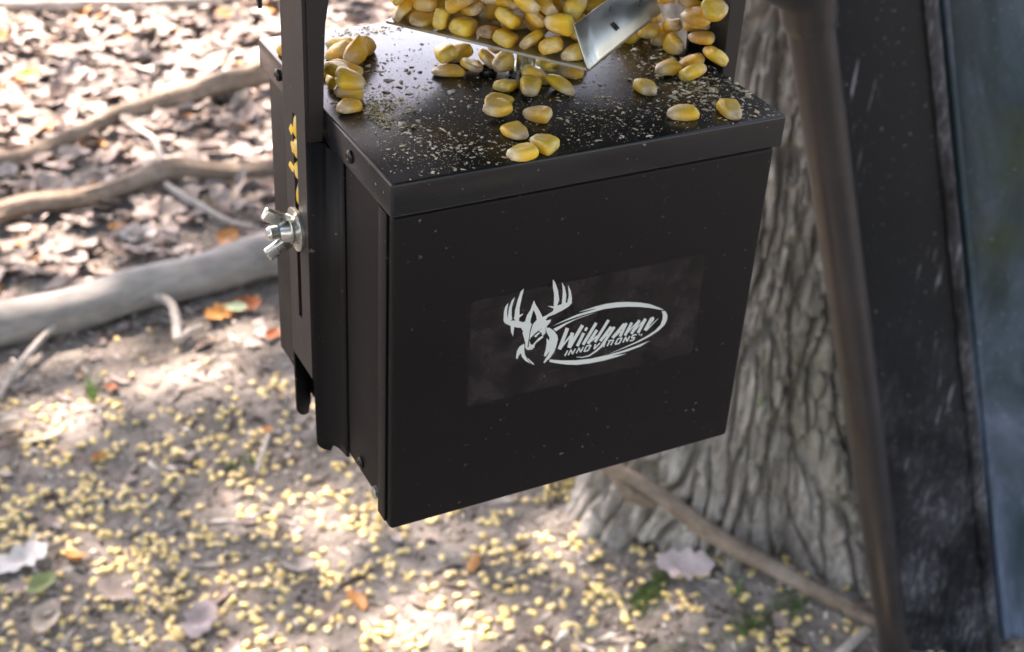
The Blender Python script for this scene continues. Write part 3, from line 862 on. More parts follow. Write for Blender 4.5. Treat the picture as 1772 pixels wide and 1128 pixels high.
# kernels heaped on the spinner plate (plate frame: P2 front corner, u towards the left corner, v along the fin)
P2 = Vector((.0773, .0168, .8700)); UU = Vector((-.0465, .0620, 0)); VV = Vector((.0520, .0390, 0))
UL, VL = UU.length, VV.length; UN, VN = UU.normalized(), VV.normalized()
def on_plate(u, v): return P2 + UN * u + VN * v
pl_f = Field(-.01, -.01, .19, .17, .8709)
cnt = 0
ya = math.atan2(UN.y, UN.x)
for k in range(9):                                                      # the row along the near edge
    c = on_plate(.0075 + k * .0083, .0048 + rng.uniform(-.0006, .0012))
    settle(pl_f, c.x, c.y, 'corn kernel heaped on the bent steel spinner plate', 'kernels on the spinner plate', .0003, .12, .5, ya + math.pi / 2 + rng.choice((0, math.pi)) + rng.uniform(-.2, .2), 12); cnt += 1
for it in range(230):
    best = None
    for tr in range(14):
        u = rng.uniform(.004, UL + .001); v = rng.uniform(.003, VL - .003)
        if tr % 3 == 0: v = rng.uniform(.003, .016)                       # the near edge is well covered
        c = on_plate(u, v); vi = rng.randrange(14)
        yaw, p, r = rng.uniform(0, 6.28), rng.gauss(0, .5), rng.gauss(0, .8)
        P = HID[vi] @ np.array(eul(yaw, p, r).to_3x3()).T + np.array([c.x, c.y, 0])
        dv = (P[:, 0] - P2.x) * VN.x + (P[:, 1] - P2.y) * VN.y
        du = (P[:, 0] - P2.x) * UN.x + (P[:, 1] - P2.y) * UN.y
        z = pl_f.drop(P, True)
        if z is None: continue
        hgt = z - .871
        if du.min() < .0012 + .45 * max(0, hgt + .002): continue          # stays behind the leaning fin
        if dv.min() < -.0030: continue
        edge = min(v, VL - v, UL - u)
        if hgt > .0110 + .026 * min(1, edge / .022): continue
        if best is None or z < best[0]: best = (z, vi, c, yaw, p, r)
    if best is None: continue
    z, vi, c, yaw, p, r = best
    place(pl_f, vi, c.x, c.y, yaw, p, r, 'corn kernel heaped on the bent steel spinner plate', 'kernels on the spinner plate'); cnt += 1
print('plate kernels', cnt)

# kernels caught between the strap and the side of the case, seen through the slot
for k, (z, yaw) in enumerate(((.8135, .3), (.8225, 2.0), (.831, 1.1), (.8395, .5))):
    o = bpy.data.objects.new('corn_kernel', HIM[k + 2]); COL.objects.link(o)
    o.matrix_world = Matrix.Translation((-.0043, .0725 + (.0006 if k % 2 else -.0006), z)) @ Matrix.Rotation(yaw, 4, 'X') @ Matrix.Rotation(math.pi / 2, 4, 'Y')
    tag(o, 'corn kernel wedged behind the strap and seen through its slot', 'corn kernel', 'kernels behind the slot')

# corn on the ground
def ground_corn():
    pts = []
    def den(x, y):
        d = y + .28 * x
        v = float(sstep(1.32, .86, d))
        v *= 1 - .50 * float(sstep(.42, .62, x))
        return v
    for c in range(560):
        x, y = rng.uniform(-.25, .80), rng.uniform(.28, 1.22)
        if rng.random() > den(x, y): continue
        s = rng.uniform(.008, .018)
        for k in range(rng.choice((2, 3, 3, 4, 5, 7, 9, 12))): pts.append((x + rng.gauss(0, s), y + rng.gauss(0, s)))
    for c in range(1900):
        x, y = rng.uniform(-.25, .80), rng.uniform(.28, 1.30)
        if rng.random() < max(den(x, y), .10): pts.append((x, y))
    for (x, y) in ((.68, .575), (.685, .565), (.69, .58), (.70, .56), (.73, .555), (.755, .55), (.765, .56), (.69, .535), (.755, .515), (.71, .60), (.695, .60), (.745, .535)): pts.append((x, y))
    out = []
    for (x, y) in pts:
        if math.hypot(x - CX, y - CY) < .215: continue
        if all((x - a) ** 2 + (y - b) ** 2 > .0055 ** 2 for a, b in out): out.append((x, y))
    return out
gp = ground_corn()
camR = np.array(cam.rotation_euler.to_matrix()); camC = np.array(cam.location)
def in_view(x, y):
    q = (np.array([x, y, 0]) - camC) @ camR
    u, v = q[0] / -q[2] * 1.3762, q[1] / -q[2] * 1.3762
    return abs(u) < .5 and abs(v) < .318
seen = sorted([(math.dist((x, y, 0), camC), x, y) for x, y in gp if in_view(x, y)])
print('ground kernels', len(gp), 'in view', len(seen))
single = set((x, y) for _, x, y in seen[:105])
Vs, Fs, T_, G_, R_ = [], [], [], [], []; off = 0
for (x, y) in gp:
    R = eul(rng.uniform(0, 6.28), rng.gauss(0, .3), rng.gauss(0, .4)); z = ghs(x, y) + rng.uniform(.0008, .0024)
    i = rng.randrange(5)
    if (x, y) in single:
        o = bpy.data.objects.new('corn_kernel', LOM[i]); COL.objects.link(o)
        o.matrix_world = Matrix.Translation((x, y, z)) @ R
        tag(o, 'pale yellow corn kernel scattered on the dirt below the hanging box', 'corn kernel', 'kernels scattered on the ground')
    else:
        V, F, t, g = LO[i]
        Vs.append((V * np.array([rng.uniform(.72, 1.12), rng.uniform(.8, 1.1), rng.uniform(.7, 1.1)])) @ np.array(R.to_3x3()).T + np.array([x, y, z])); Fs.append(F + off); off += len(V)
        T_.append(t); G_.append(g); R_.append(np.full(len(t), rng.random()))
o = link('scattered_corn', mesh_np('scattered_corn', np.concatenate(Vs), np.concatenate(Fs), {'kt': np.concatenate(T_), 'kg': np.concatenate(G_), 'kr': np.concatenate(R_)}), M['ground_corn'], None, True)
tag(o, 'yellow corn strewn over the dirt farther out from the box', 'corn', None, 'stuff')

# ------------------------------------------------------------------ feeder control box
W_, D_ = .150, .1293
box = tag(empty('feeder_control_box', (.075, .065, .709)), 'black metal feeder control box with white deer-head logo, hanging on straps', 'feeder box')
boxo('case', (.0028, .0120, .7112), (W_ - .0028, D_ - .002, .8374), M['case'], box, .0012)
fc = boxo('front_cover', (.0014, .0018, .7085), (W_ - .0014, .0132, .8372), M['case'], box, .0016, 3)
boxo('hem', (.0004, .0052, .7105), (.0013, .0118, .8372), M['case'], fc, .0004, 2)
boxo('lid', (0, 0, .8380), (W_, D_, .8500), M['lid'], box, .0010, 3)
def flange(front):
    """turned-in side wall of the hanging channel: leaves the strap face, curves out flat onto the case and ends in a rounded tongue"""
    sec = [(-.0066, .0592), (-.0061, .0590), (-.0058, .0588), (-.0053, .0586), (-.0045, .0584), (-.0034, .0581), (-.0022, .0577), (-.0006, .0567), (.0000, .0561), (.0008, .0550), (.0017, .0528), (.0022, .0500), (.0025, .0465)]
    V, F = [], []
    for x, y in sec:
        yy = y if front else .1404 - y
        out = max(0, -.0012 - x)                                   # distance towards the outer edge
        zb = .7098 if x > -.0004 else .7070 + (.0046 - math.sqrt(max(0, .0046 ** 2 - min(out, .0046) ** 2))) if x > -.0060 else .7405
        zt = .8390 if x < -.0005 else .8374
        for t in (0, .04, .12, .3, .6, 1): V.append((x, yy, zb + (zt - zb) * t))
    for a in range(len(sec) - 1):
        for b in range(5): F.append((a * 6 + b, (a + 1) * 6 + b, (a + 1) * 6 + b + 1, a * 6 + b + 1))
    o = link('channel_wall', mesh('channel_wall', V, F), M['case'], box, True)
    m = o.modifiers.new('thickness', 'SOLIDIFY'); m.thickness = .0011; m.offset = 0
flange(True); flange(False)

def strap(name, xo, xi, y0, y1, ztop, inward, slot=True):
    """flat bar with a long slot and a turned-in front and rear edge; xo outer face, xi inner face"""
    ys = [y0, (y0 + y1) / 2 - .0019, (y0 + y1) / 2 + .0019, y1]; zs = [.7410, .7620, .8450, ztop]
    bm = bmesh.new(); vo = {}; vi_ = {}
    for i, y in enumerate(ys):
        for j, z in enumerate(zs):
            vo[i, j] = bm.verts.new((xo, y, z)); vi_[i, j] = bm.verts.new((xi, y, z))
    cells = [(i, j) for i in range(3) for j in range(3) if not (slot and (i, j) == (1, 1))]
    edges = {}
    for (i, j) in cells:
        q = [(i, j), (i + 1, j), (i + 1, j + 1), (i, j + 1)]
        bm.faces.new([vo[k] for k in q]); bm.faces.new([vi_[k] for k in q[::-1]])
        for a, b in zip(q, q[1:] + q[:1]):
            edges[(a, b)] = edges.get((a, b), 0) + 1
    for (a, b) in edges:
        if (b, a) not in edges: bm.faces.new((vo[b], vo[a], vi_[a], vi_[b]))
    bmesh.ops.recalc_face_normals(bm, faces=bm.faces[:])
    o = bm_done(name, bm, M['strap'], box)
    # turned edges above the lid shoulder
    for yy, s in ((y0, 1), (y1, -1)):
        bm = bmesh.new(); rows = []
        for z, e in ((.8386, .0044), (.850, .0050), (.868, .0056), (.880, .0062), (.890, .0078), (.902, .0100), (.93, .0115), (ztop, .0115)):
            xs = [xi, xi + inward * e * .35, xi + inward * e]
            rows.append(([bm.verts.new((x, yy - s * .0009, z)) for x in xs], [bm.verts.new((x, yy + s * .0005, z)) for x in xs]))
        for (a, b), (c, d) in zip(rows, rows[1:]):
            for k in range(2):
                bm.faces.new((a[k], a[k + 1], c[k + 1], c[k])); bm.faces.new((b[k + 1], b[k], d[k], d[k + 1]))
            bm.faces.new((a[2], b[2], d[2], c[2])); bm.faces.new((b[0], a[0], c[0], d[0]))
        for (a, b), fl in ((rows[0], 0), (rows[-1], 1)):
            for k in range(2): bm.faces.new((a[k], b[k], b[k + 1], a[k + 1]))
        bmesh.ops.recalc_face_normals(bm, faces=bm.faces[:])
        bm_done('turned_edge', bm, M['strap'], o)
    return o
sl = strap('slotted_strap', -.0068, -.0054, .0592, .0812, .9885, 1)
sr = strap('slotted_strap', .1585, .1571, .0440, .0680, .9885, -1)

# screws, wing nut
def screw(p, axis, r=.0024, mat='screw', parent=box, name='screw', h=.0013):
    lathe(name, [(0, r), (h * .45, r), (h * .8, r * .82), (h, r * .45), (h * .8, r * .3)], p, axis, M[mat], parent, 14)
for (y, z, x) in ((.0343, .8440, 0), (.1065, .8440, 0)): screw((x, y, z), (-1, 0, 0))
for (y, z) in ((.0336, .7165), (.1061, .7165)): screw((.0028, y, z), (-1, 0, 0))
lathe('rivet', [(0, .0026), (.0012, .0024), (.0017, .0012)], (.0028, .0185, .7135), (-1, 0, 0), M['zinc'], box, 14)
for (x, y) in ((.0673, .0700), (.0915, .0720)):
    lathe('lid_grommet', [(0, .0032), (.0016, .0032), (.0022, .0027), (.0022, .0016), (.0010, .0015)], (x, y, .8500), (0, 0, 1), M['screw'], box, 18)
ny_, nz_ = .0702, .8000
wn_ = lathe('wing_nut', [(.0034, .0046), (.0042, .0046), (.0066, .0036), (.0074, .0033)], (-.0068, ny_, nz_), (-1, 0, 0), M['zinc'], box, 18)
lathe('washer', [(0.0001, .0082), (.0013, .0082), (.0014, .0080)], (-.0068, ny_, nz_), (-1, 0, 0), M['zinc'], wn_, 32)
lathe('lock_washer', [(.0015, .0050), (.0034, .0050), (.0037, .0046)], (-.0068, ny_, nz_), (-1, 0, 0), M['zinc'], wn_, 20)
pr_ = [(.0040, .0026)]
for k in range(9): pr_ += [(.0050 + k * .0007, .0029), (.00535 + k * .0007, .0024)]
lathe('bolt', pr_ + [(.0117, .0021)], (-.0068, ny_, nz_), (-1, 0, 0), M['zinc'], wn_, 16)
for s in (1, -1):
    bm = bmesh.new()
    bmesh.ops.create_cube(bm, size=1.0)
    q = Matrix.Translation((-.0068 - .0076, ny_ + s * .0008, nz_ + s * .0056)) @ Matrix.Rotation(s * .50, 4, 'Y') @ Matrix.Diagonal((.0108, .0034, .0050, 1))
    for v in bm.verts:
        if v.co.x < 0: v.co.z *= 1.0; v.co.y *= .8
        v.co = q @ v.co
    bmesh.ops.bevel(bm, geom=bm.edges[:], offset=.0009, segments=3, profile=.5, affect='EDGES')
    o = bm_done('wing', bm, M['zinc'], wn_, True); autosmooth(o, 50)

# spinner plate
def prism(name, P, n, th, mat, parent, bev=0):
    n = Vector(n).normalized() * th; V = [Vector(p) for p in P]; k = len(V)
    F = [tuple(range(k))[::-1], tuple(range(k, 2 * k))] + [(i, (i + 1) % k, k + (i + 1) % k, k + i) for i in range(k)]
    me = mesh(name, V + [v + n for v in V], F); bm = bmesh.new(); bm.from_mesh(me)
    bmesh.ops.recalc_face_normals(bm, faces=bm.faces[:])
    if bev: bmesh.ops.bevel(bm, geom=bm.edges[:], offset=bev, segments=2, profile=.5, affect='EDGES')
    bm.to_mesh(me); bm.free()
    return link(name, me, mat, parent)
sp = prism('spinner_plate', [P2, P2 + VV, P2 + VV + UU, P2 + UU], (0, 0, 1), .0009, M['galv'], box)
# fin: bends up along the right-hand edge in a small radius
Vf, Ff = [], []
prof = [(0.0, .0), (.0004, .0012), (.0014, .0030), (.0062, .0150)]
lean = (UN * 1.0).normalized()
for e, (v0, cut) in enumerate(((-.0002, 0), (.010, 0), (VL * .55, 0), (VL - .012, 0), (VL, .0055))):
    for k, (a, h) in enumerate(prof):
        hh = h if k < 3 else h - cut
        aa = a if k < 3 else a - cut * .4
        Vf.append(P2 + VN * v0 + lean * aa + Vector((0, 0, hh)))
for e in range(4):
    for k in range(3): Ff.append((e * 4 + k, (e + 1) * 4 + k, (e + 1) * 4 + k + 1, e * 4 + k + 1))
fin = link('fin', mesh('fin', Vf, Ff), M['galv'], sp, True)
md = fin.modifiers.new('thickness', 'SOLIDIFY'); md.thickness = .0010; md.offset = 0
def finp(v, t, off=-.0007): return P2 + VN * v + lean * (.0014 + .0048 * t) + Vector((0, 0, .0030 + .0120 * t)) + (-UN * 1.0 + Vector((0, 0, .3))).normalized() * -off
for dv in (0, .0018):
    a, b = finp(.024 + dv, .42), finp(.027 + dv, .18)
    V_, F_ = tube_vf([a, (a + b) / 2, b], [.0003, .00045, .0003], 6)
    link('slit', mesh('slit', V_, F_), M['screw'], fin)
lathe('shaft', [(0, .0062), (.0030, .0062), (.0032, .0036), (.0200, .0036)], (.0793, .0640, .8500), (0, 0, 1), M['zinc'], sp, 20)
lathe('lock_ring', [(0, .0050), (.0022, .0050), (.0026, .0042)], (.0865, .0590, .8500), (.15, -.1, 1), M['zinc'], sp, 18)

# printed logo and faded label on the front cover
LOGO = [
 [(4407,-5409),(4320,-5538),(4277,-5727),(4288,-6097),(4465,-6139),(4411,-5858),(4399,-5656),(4430,-5431)],
 [(4669,-5216),(4560,-5329),(4466,-5605),(4447,-5934),(4449,-6135),(4623,-6127),(4584,-5899),(4577,-5631),(4639,-5348)],
 [(4999,-4946),(4889,-5043),(4784,-5381),(4712,-5763),(4702,-6129),(4888,-6308),(4897,-6041),(4883,-5703),(4949,-5254),(4978,-5112)],
 [(4269,-6042),(4341,-6193),(4573,-6367),(4836,-6499),(5033,-6564),(5116,-6363),(4984,-6298),(4851,-6215),(4560,-6145),(4427,-6029)],
 [(5059,-5972),(4869,-6001),(4681,-6040),(4684,-6091),(4907,-6094),(4999,-6032)],
 [(4571,-6333),(4603,-6612),(4697,-6839),(4703,-6670),(4721,-6437)],
 [(5435,-5525),(5376,-5685),(5324,-5874),(5194,-6078),(5130,-6333),(5345,-6419),(5352,-6285),(5401,-6060),(5432,-5950),(5429,-5764)],
 [(5435,-5525),(5506,-5715),(5670,-5989),(5803,-6257),(5846,-6403),(5600,-6361),(5553,-6164),(5457,-5939),(5432,-5950),(5429,-5764)],
 [(4986,-6332),(5146,-6320),(5344,-6401),(5409,-6502),(5352,-6761),(5338,-7032),(5307,-7301),(5304,-7508),(5219,-7452),(5205,-7241),(5142,-7018),(5061,-6758),(5092,-6732),(5001,-6573)],
 [(5454,-6506),(5600,-6361),(5838,-6299),(5999,-6491),(6021,-6788),(5824,-6774),(5698,-6829),(5512,-6972),(5405,-7066),(5364,-7176),(5380,-6836)],
 [(5364,-7176),(5424,-7347),(5508,-7386),(5584,-7301),(5721,-7162),(5864,-7093),(5924,-7160),(5793,-7249),(5667,-7322),(5591,-7407),(5582,-7509),(5505,-7576),(5341,-7569),(5256,-7513),(5268,-7447),(5343,-7448)],
 [(5532,-7029),(5704,-6916),(5787,-6937),(5679,-7031),(5619,-7102)],
 [(5699,-6846),(5888,-6755),(5990,-6814),(5989,-7021),(5881,-7115),(5820,-6945)],
 [(5816,-6669),(5999,-6491),(6178,-6483),(6139,-6610),(6017,-6735),(5888,-6755)],
 [(5988,-6779),(6156,-6838),(6333,-7002),(6483,-7229),(6523,-7396),(6485,-7666),(6405,-7928),(6255,-8137),(6035,-8310),(6004,-8249),(6176,-7975),(6230,-7813),(6080,-8021),(5994,-7982),(6056,-7698),(6071,-7458),(6049,-7243),(6164,-7376),(6170,-7239),(6037,-6998)],
 [(5157,-7246),(4984,-7323),(4896,-7474),(4874,-7642),(4866,-7779),(4935,-7849),(4975,-7703),(5051,-7618),(5112,-7807),(5255,-8002),(5464,-8180),(5316,-7930),(5221,-7731),(5172,-7474),(5179,-7338)],
 [(5329,-7881),(5454,-8036),(5614,-8219),(5619,-8284),(5496,-8170),(5369,-7997)],
 [(6118,-4834),(6224,-4985),(6358,-5337),(6441,-5746),(6366,-5990),(6237,-5959),(6220,-5500),(6144,-5160)],
 [(6490,-5032),(6623,-5268),(6715,-5613),(6711,-5939),(6554,-5968),(6559,-5642),(6550,-5381)],
 [(6743,-5198),(6873,-5454),(6953,-5798),(6958,-5996),(6775,-5954),(6812,-5635)],
 [(5730,-6332),(5976,-6259),(6221,-6152),(6269,-5967),(6584,-5942),(6900,-5917),(6981,-5969),(6852,-6103),(6606,-6210),(6296,-6302),(6046,-6341),(5870,-6530)],
 [(5999,-5884),(6205,-5952),(6463,-6012),(6533,-6094),(6211,-6032)],
 [(7264,-6438),(7596,-6402),(7984,-6364),(8378,-6355),(8837,-6395),(9335,-6496),(9843,-6638),(10302,-6818),(10683,-7040),(10969,-7235),(10726,-7145),(10353,-6992),(9896,-6840),(9358,-6700),(8860,-6612),(8343,-6563),(7894,-6587),(7364,-6611),(6814,-6681),(6243,-6782),(6674,-6656),(7217,-6533),(7633,-6503),(8052,-6474),(7768,-6451)],
 [(6294,-6910),(6821,-6764),(7369,-6673),(8037,-6615),(7676,-6666),(7234,-6719),(6827,-6837),(6415,-7040)],
 [(10842,-7240),(11011,-7280),(11134,-7489),(11141,-7700),(11061,-7892),(10846,-8082),(10508,-8241),(10079,-8377),(9502,-8490),(8840,-8595),(8725,-8604),(9267,-8491),(9841,-8363),(10326,-8211),(10663,-8052),(10876,-7847),(10936,-7621),(10923,-7409)],
 [(6241,-8197),(6730,-8368),(7337,-8519),(7974,-8614),(8699,-8634),(9281,-8616),(9863,-8551),(10489,-8449),(10107,-8612),(9582,-8684),(8853,-8719),(9520,-8783),(9099,-8828),(8575,-8845),(7993,-8816),(7413,-8740),(6976,-8611),(6539,-8438),(6249,-8303)],
 [(6804,-6973),(6548,-7814),(6691,-7904),(6947,-7061)],
 [(6700,-7849),(7131,-7316),(7073,-7259),(6643,-7790)],
 [(7026,-7232),(6940,-7855),(7088,-7927),(7174,-7302)],
 [(7090,-7938),(7555,-7093),(7430,-6991),(6965,-7834)],
 [(7519,-7357),(7297,-7867),(7410,-7951),(7633,-7440)],
 [(7643,-7151),(7579,-7282),(7670,-7351),(7734,-7221)],
 [(8005,-7038),(7533,-7863),(7644,-7955),(8116,-7128)],
 [(8065,-7353),(7739,-7871),(7849,-7967),(8175,-7447)],
 [(7816,-7944),(8192,-7693),(8145,-7632),(7771,-7882)],
 [(8520,-7040),(8032,-7870),(8137,-7959),(8626,-7127)],
 [(8668,-7357),(8257,-7878),(8362,-7980),(8774,-7459)],
 [(8340,-7954),(8625,-7710),(8575,-7651),(8290,-7895)],
 [(8808,-7403),(8341,-8120),(8440,-8209),(8908,-7490)],
 [(8357,-8123),(8151,-8291),(7888,-8431),(7612,-8441),(7367,-8371),(7368,-8395),(7620,-8483),(7916,-8490),(8201,-8361),(8424,-8206)],
 [(9219,-7370),(8775,-7867),(8879,-7974),(9324,-7476)],
 [(8880,-7956),(9174,-7724),(9128,-7669),(8834,-7901)],
 [(9302,-7368),(9094,-7903),(9203,-7978),(9411,-7442)],
 [(9540,-7402),(9300,-7909),(9407,-7990),(9647,-7481)],
 [(9426,-7908),(9900,-7450),(9856,-7403),(9383,-7860)],
 [(9855,-7368),(9574,-7896),(9686,-7984),(9967,-7454)],
 [(9692,-7928),(10165,-7454),(10120,-7407),(9648,-7881)],
 [(10116,-7371),(9853,-7922),(9972,-8012),(10235,-7459)],
 [(10381,-7410),(10153,-7885),(10284,-7983),(10512,-7508)],
 [(10423,-7432),(10515,-7535),(10568,-7488),(10475,-7386)],
 [(10516,-7487),(10252,-7797),(10304,-7848),(10568,-7537)],
 [(10276,-7981),(10738,-7543),(10726,-7529),(10223,-7921)],
 [(6888,-8224),(6991,-8012),(6941,-7973),(6838,-8184)],
 [(7029,-8225),(7132,-8014),(7082,-7974),(6979,-8186)],
 [(7081,-7995),(7153,-8209),(7205,-8206),(7133,-7993)],
 [(7204,-8227),(7307,-8016),(7257,-7976),(7154,-8188)],
 [(7363,-8229),(7466,-8017),(7415,-7978),(7312,-8190)],
 [(7415,-7999),(7488,-8213),(7540,-8210),(7466,-7996)],
 [(7539,-8231),(7642,-8019),(7591,-7980),(7488,-8192)],
 [(7676,-8233),(7779,-8021),(7728,-7981),(7625,-8193)],
 [(7762,-8031),(7939,-8032),(7921,-7973),(7744,-7971)],
 [(7904,-7983),(7802,-8195),(7853,-8235),(7956,-8022)],
 [(7819,-8185),(7642,-8183),(7659,-8243),(7836,-8245)],
 [(8092,-7989),(8045,-8203),(8100,-8234),(8147,-8020)],
 [(8094,-8244),(8328,-8032),(8284,-7981),(8051,-8193)],
 [(8311,-8246),(8552,-8034),(8508,-7983),(8268,-8195)],
 [(8503,-7993),(8452,-8207),(8508,-8239),(8558,-8025)],
 [(8667,-8040),(8842,-8042),(8823,-7982),(8648,-7980)],
 [(8653,-8245),(8755,-8031),(8703,-7991),(8601,-8205)],
 [(8808,-8247),(8910,-8032),(8857,-7992),(8755,-8207)],
 [(8988,-8249),(9090,-8034),(9037,-7994),(8935,-8209)],
 [(9073,-8044),(9254,-8046),(9234,-7986),(9054,-7984)],
 [(9217,-7996),(9116,-8211),(9169,-8251),(9271,-8036)],
 [(9133,-8201),(8952,-8199),(8971,-8259),(9152,-8261)],
 [(9324,-8253),(9426,-8038),(9372,-7997),(9270,-8213)],
 [(9372,-8017),(9440,-8234),(9494,-8235),(9426,-8018)],
 [(9494,-8255),(9596,-8039),(9542,-7999),(9440,-8215)],
 [(9853,-7992),(9682,-7990),(9702,-8051),(9873,-8053)],
 [(9665,-8000),(9615,-8108),(9668,-8149),(9719,-8041)],
 [(9651,-8159),(9805,-8160),(9785,-8100),(9632,-8098)],
 [(9768,-8110),(9717,-8218),(9771,-8258),(9822,-8150)],
 [(9734,-8208),(9581,-8206),(9600,-8267),(9754,-8269)],
 [(9959,-8081),(10033,-8084),(10020,-8039),(9946,-8036)],
 [(10084,-8146),(10120,-8070),(10080,-8041),(10044,-8116)]]
def logo():
    Vs, Fs = [], []
    from mathutils.geometry import tessellate_polygon
    for i, poly in enumerate(LOGO):
        yy = .0018 - .00006 - .0000012 * i
        P = [Vector((x * 1e-5, yy, .85 + z * 1e-5)) for x, z in poly]
        b = len(Vs)
        for t in tessellate_polygon([P]):
            a = [P[k] for k in t]
            if (a[1] - a[0]).cross(a[2] - a[0]).y > 0: t = t[::-1]
            Fs.append(tuple(b + k for k in t))
        Vs += P
    link('logo', mesh('logo', Vs, Fs), M['print'], fc)['label'] = 'white printed deer head with antlers and the words Wildgame Innovations in an oval'
logo()
nxr, nzr = 40, 24
Vr = []; er = []
for j in range(nzr + 1):
    for i in range(nxr + 1):
        u, v = i / nxr, j / nzr
        x = .0290 + u * (.1262 - .0290); z = .7552 + v * .0455 - .0012 * u
        Vr.append((x, .0018 - .00003, z)); er.append(min(1, min(u, 1 - u) * 30, min(v, 1 - v) * 18))
Fr = [(j * (nxr + 1) + i, j * (nxr + 1) + i + 1, (j + 1) * (nxr + 1) + i + 1, (j + 1) * (nxr + 1) + i) for j in range(nzr) for i in range(nxr)]
link('label_residue', mesh_np('label_residue', np.array(Vr), np.array(Fr), {'edge': np.array(er)}), M['residue'], fc)['label'] = 'faint rectangle of sticker residue around the logo'

# corn chaff on the lid
def chaff():
    Vs, Fs, Cs = [], [], []
    base = np.array([(-1, -.7, 0), (1, -.5, 0), (.7, .8, 0), (-.6, .6, 0), (.1, .1, 1)]); Fb = np.array([(0, 1, 4), (1, 2, 4), (2, 3, 4), (3, 0, 4), (3, 2, 1), (1, 0, 3)])
    n = 0
    def put(x, y, s, z=LIDZ, flat=.35, col=None):
        nonlocal n
        R3 = np.array(Matrix.Rotation(rng.uniform(0, 6.28), 3, 'Z') @ Matrix.Rotation(rng.gauss(0, .25), 3, 'X'))
        jit = np.array([[rng.uniform(.6, 1.3) for _ in range(3)] for _ in range(5)])
        P = (base * jit * np.array([s * rng.choice((1, 1, 1.3, 1.8)), s, s * flat])) @ R3.T
        P[:, 2] -= P[:, 2].min() - .00004
        Vs.append(P + np.array([x, y, z])); Fs.append(Fb + 5 * n)
        c = np.array(col or rng.choice([(.74, .67, .54), (.66, .58, .44), (.80, .76, .67), (.58, .50, .34), (.70, .58, .46)])) * rng.uniform(.8, 1.15)
        Cs.append(np.tile(np.append(c, 1), (5, 1))); n += 1
    def ok(x, y): return .001 < x < W_ - .001 and .001 < y < D_ - .002
    blobs = [(.085, .012, .030, .009, 420, .5), (.135, .025, .011, .016, 520, 1.0), (.1385, .040, .008, .010, 160, 1.0), (.020, .030, .010, .010, 260, .6), (.030, .012, .010, .008, 240, .7), (.100, .030, .016, .010, 260, .7),
             (.020, .062, .010, .007, 200, .8), (.030, .090, .012, .006, 160, .8), (.042, .122, .012, .003, 160, .8), (.035, .060, .010, .010, 90, .8), (.060, .050, .020, .012, 160, .6), (.130, .060, .008, .008, 140, .8), (.105, .075, .012, .010, 140, .8), (.120, .080, .012, .008, 120, .9), (.075, .030, .03, .02, 200, .6)]
    for (x, y, sx, sy, k, big) in blobs:
        for i in range(int(k * 1.5)):
            a, b = x + rng.gauss(0, sx), y + rng.gauss(0, sy)
            if ok(a, b): put(a, b, (.00014 + .0011 * rng.random() ** 6 * big))
    for i in range(700):
        a, b = rng.uniform(.002, .148), rng.uniform(.002, .126)
        put(a, b, .00012 + .0003 * rng.random() ** 3)
    for (x, y, s) in [(.030, .075, .0018), (.034, .072, .0014), (.028, .058, .0015), (.047, .058, .0016), (.052, .062, .0012), (.043, .046, .0011), (.020, .040, .0018), (.023, .036, .0016), (.031, .030, .0014), (.094, .024, .0012), (.074, .022, .0016), (.079, .026, .0014), (.113, .046, .0014), (.085, .050, .0015), (.122, .030, .0016), (.127, .034, .0016), (.119, .026, .0018), (.131, .018, .0016), (.136, .027, .002), (.125, .014, .0015), (.040, .079, .0015), (.044, .0785, .0013)]:
        put(x, y, s * .75, flat=.55)
    # matted husk shreds beside the slotted strap
    for i in range(260):
        a, b = .012 + abs(rng.gauss(0, .008)), .052 + rng.gauss(0, .006)
        if ok(a, b): put(a, b, rng.uniform(.0003, .0007), LIDZ + rng.uniform(0, .0012), .3, rng.choice([(.50, .44, .22), (.40, .34, .16), (.60, .52, .30)]))
    # a few specks caught on the front of the lid and cover
    o = link('corn_chaff', mesh_np_mixed('corn_chaff', Vs, Fs, Cs), M['chaff'])
    tag(o, 'pale crumbs and husk dust scattered over the black lid', 'chaff', None, 'stuff')
def mesh_np_mixed(name, Vs, Fs, Cs):
    V = np.concatenate(Vs); F = [];
    F = np.concatenate(Fs)
    return mesh_np(name, V, F, {'col': np.concatenate(Cs)})
chaff()

# ------------------------------------------------------------------ hopper on its tripod (one leg in view)
AX, AY = .079, .070
hop = tag(empty('hopper_stand', (AX, AY, 0)), 'dark bronze tripod leg of the feeder hopper stand in front of the oak', 'feeder stand')
def drum():
    prof = [(.900, .028), (.930, .028), (.9890, .085), (.9895, .125), (.9925, .125), (.993, .06), (1.10, .235), (1.115, .262), (1.13, .270), (1.30, .270), (1.31, .276), (1.33, .276), (1.34, .270), (1.55, .270), (1.56, .276), (1.58, .276), (1.59, .270), (1.80, .270), (1.815, .262), (1.82, .05)]
    lathe('drum', [(z, r) for z, r in prof], (AX, AY, 0), (0, 0, 1), M['drum'], hop, 48)
drum()
L0, L1 = Vector((.7067, .3556, .0)), Vector((.4046, .3027, .7585))
dirn = (L1 - Vector((.7067, .3556, .0202))).normalized()
base = Vector((.7067, .3556, .0202)); foot = base - dirn * (.03 / dirn.z); topp = base + dirn * (1.13 / dirn.z)
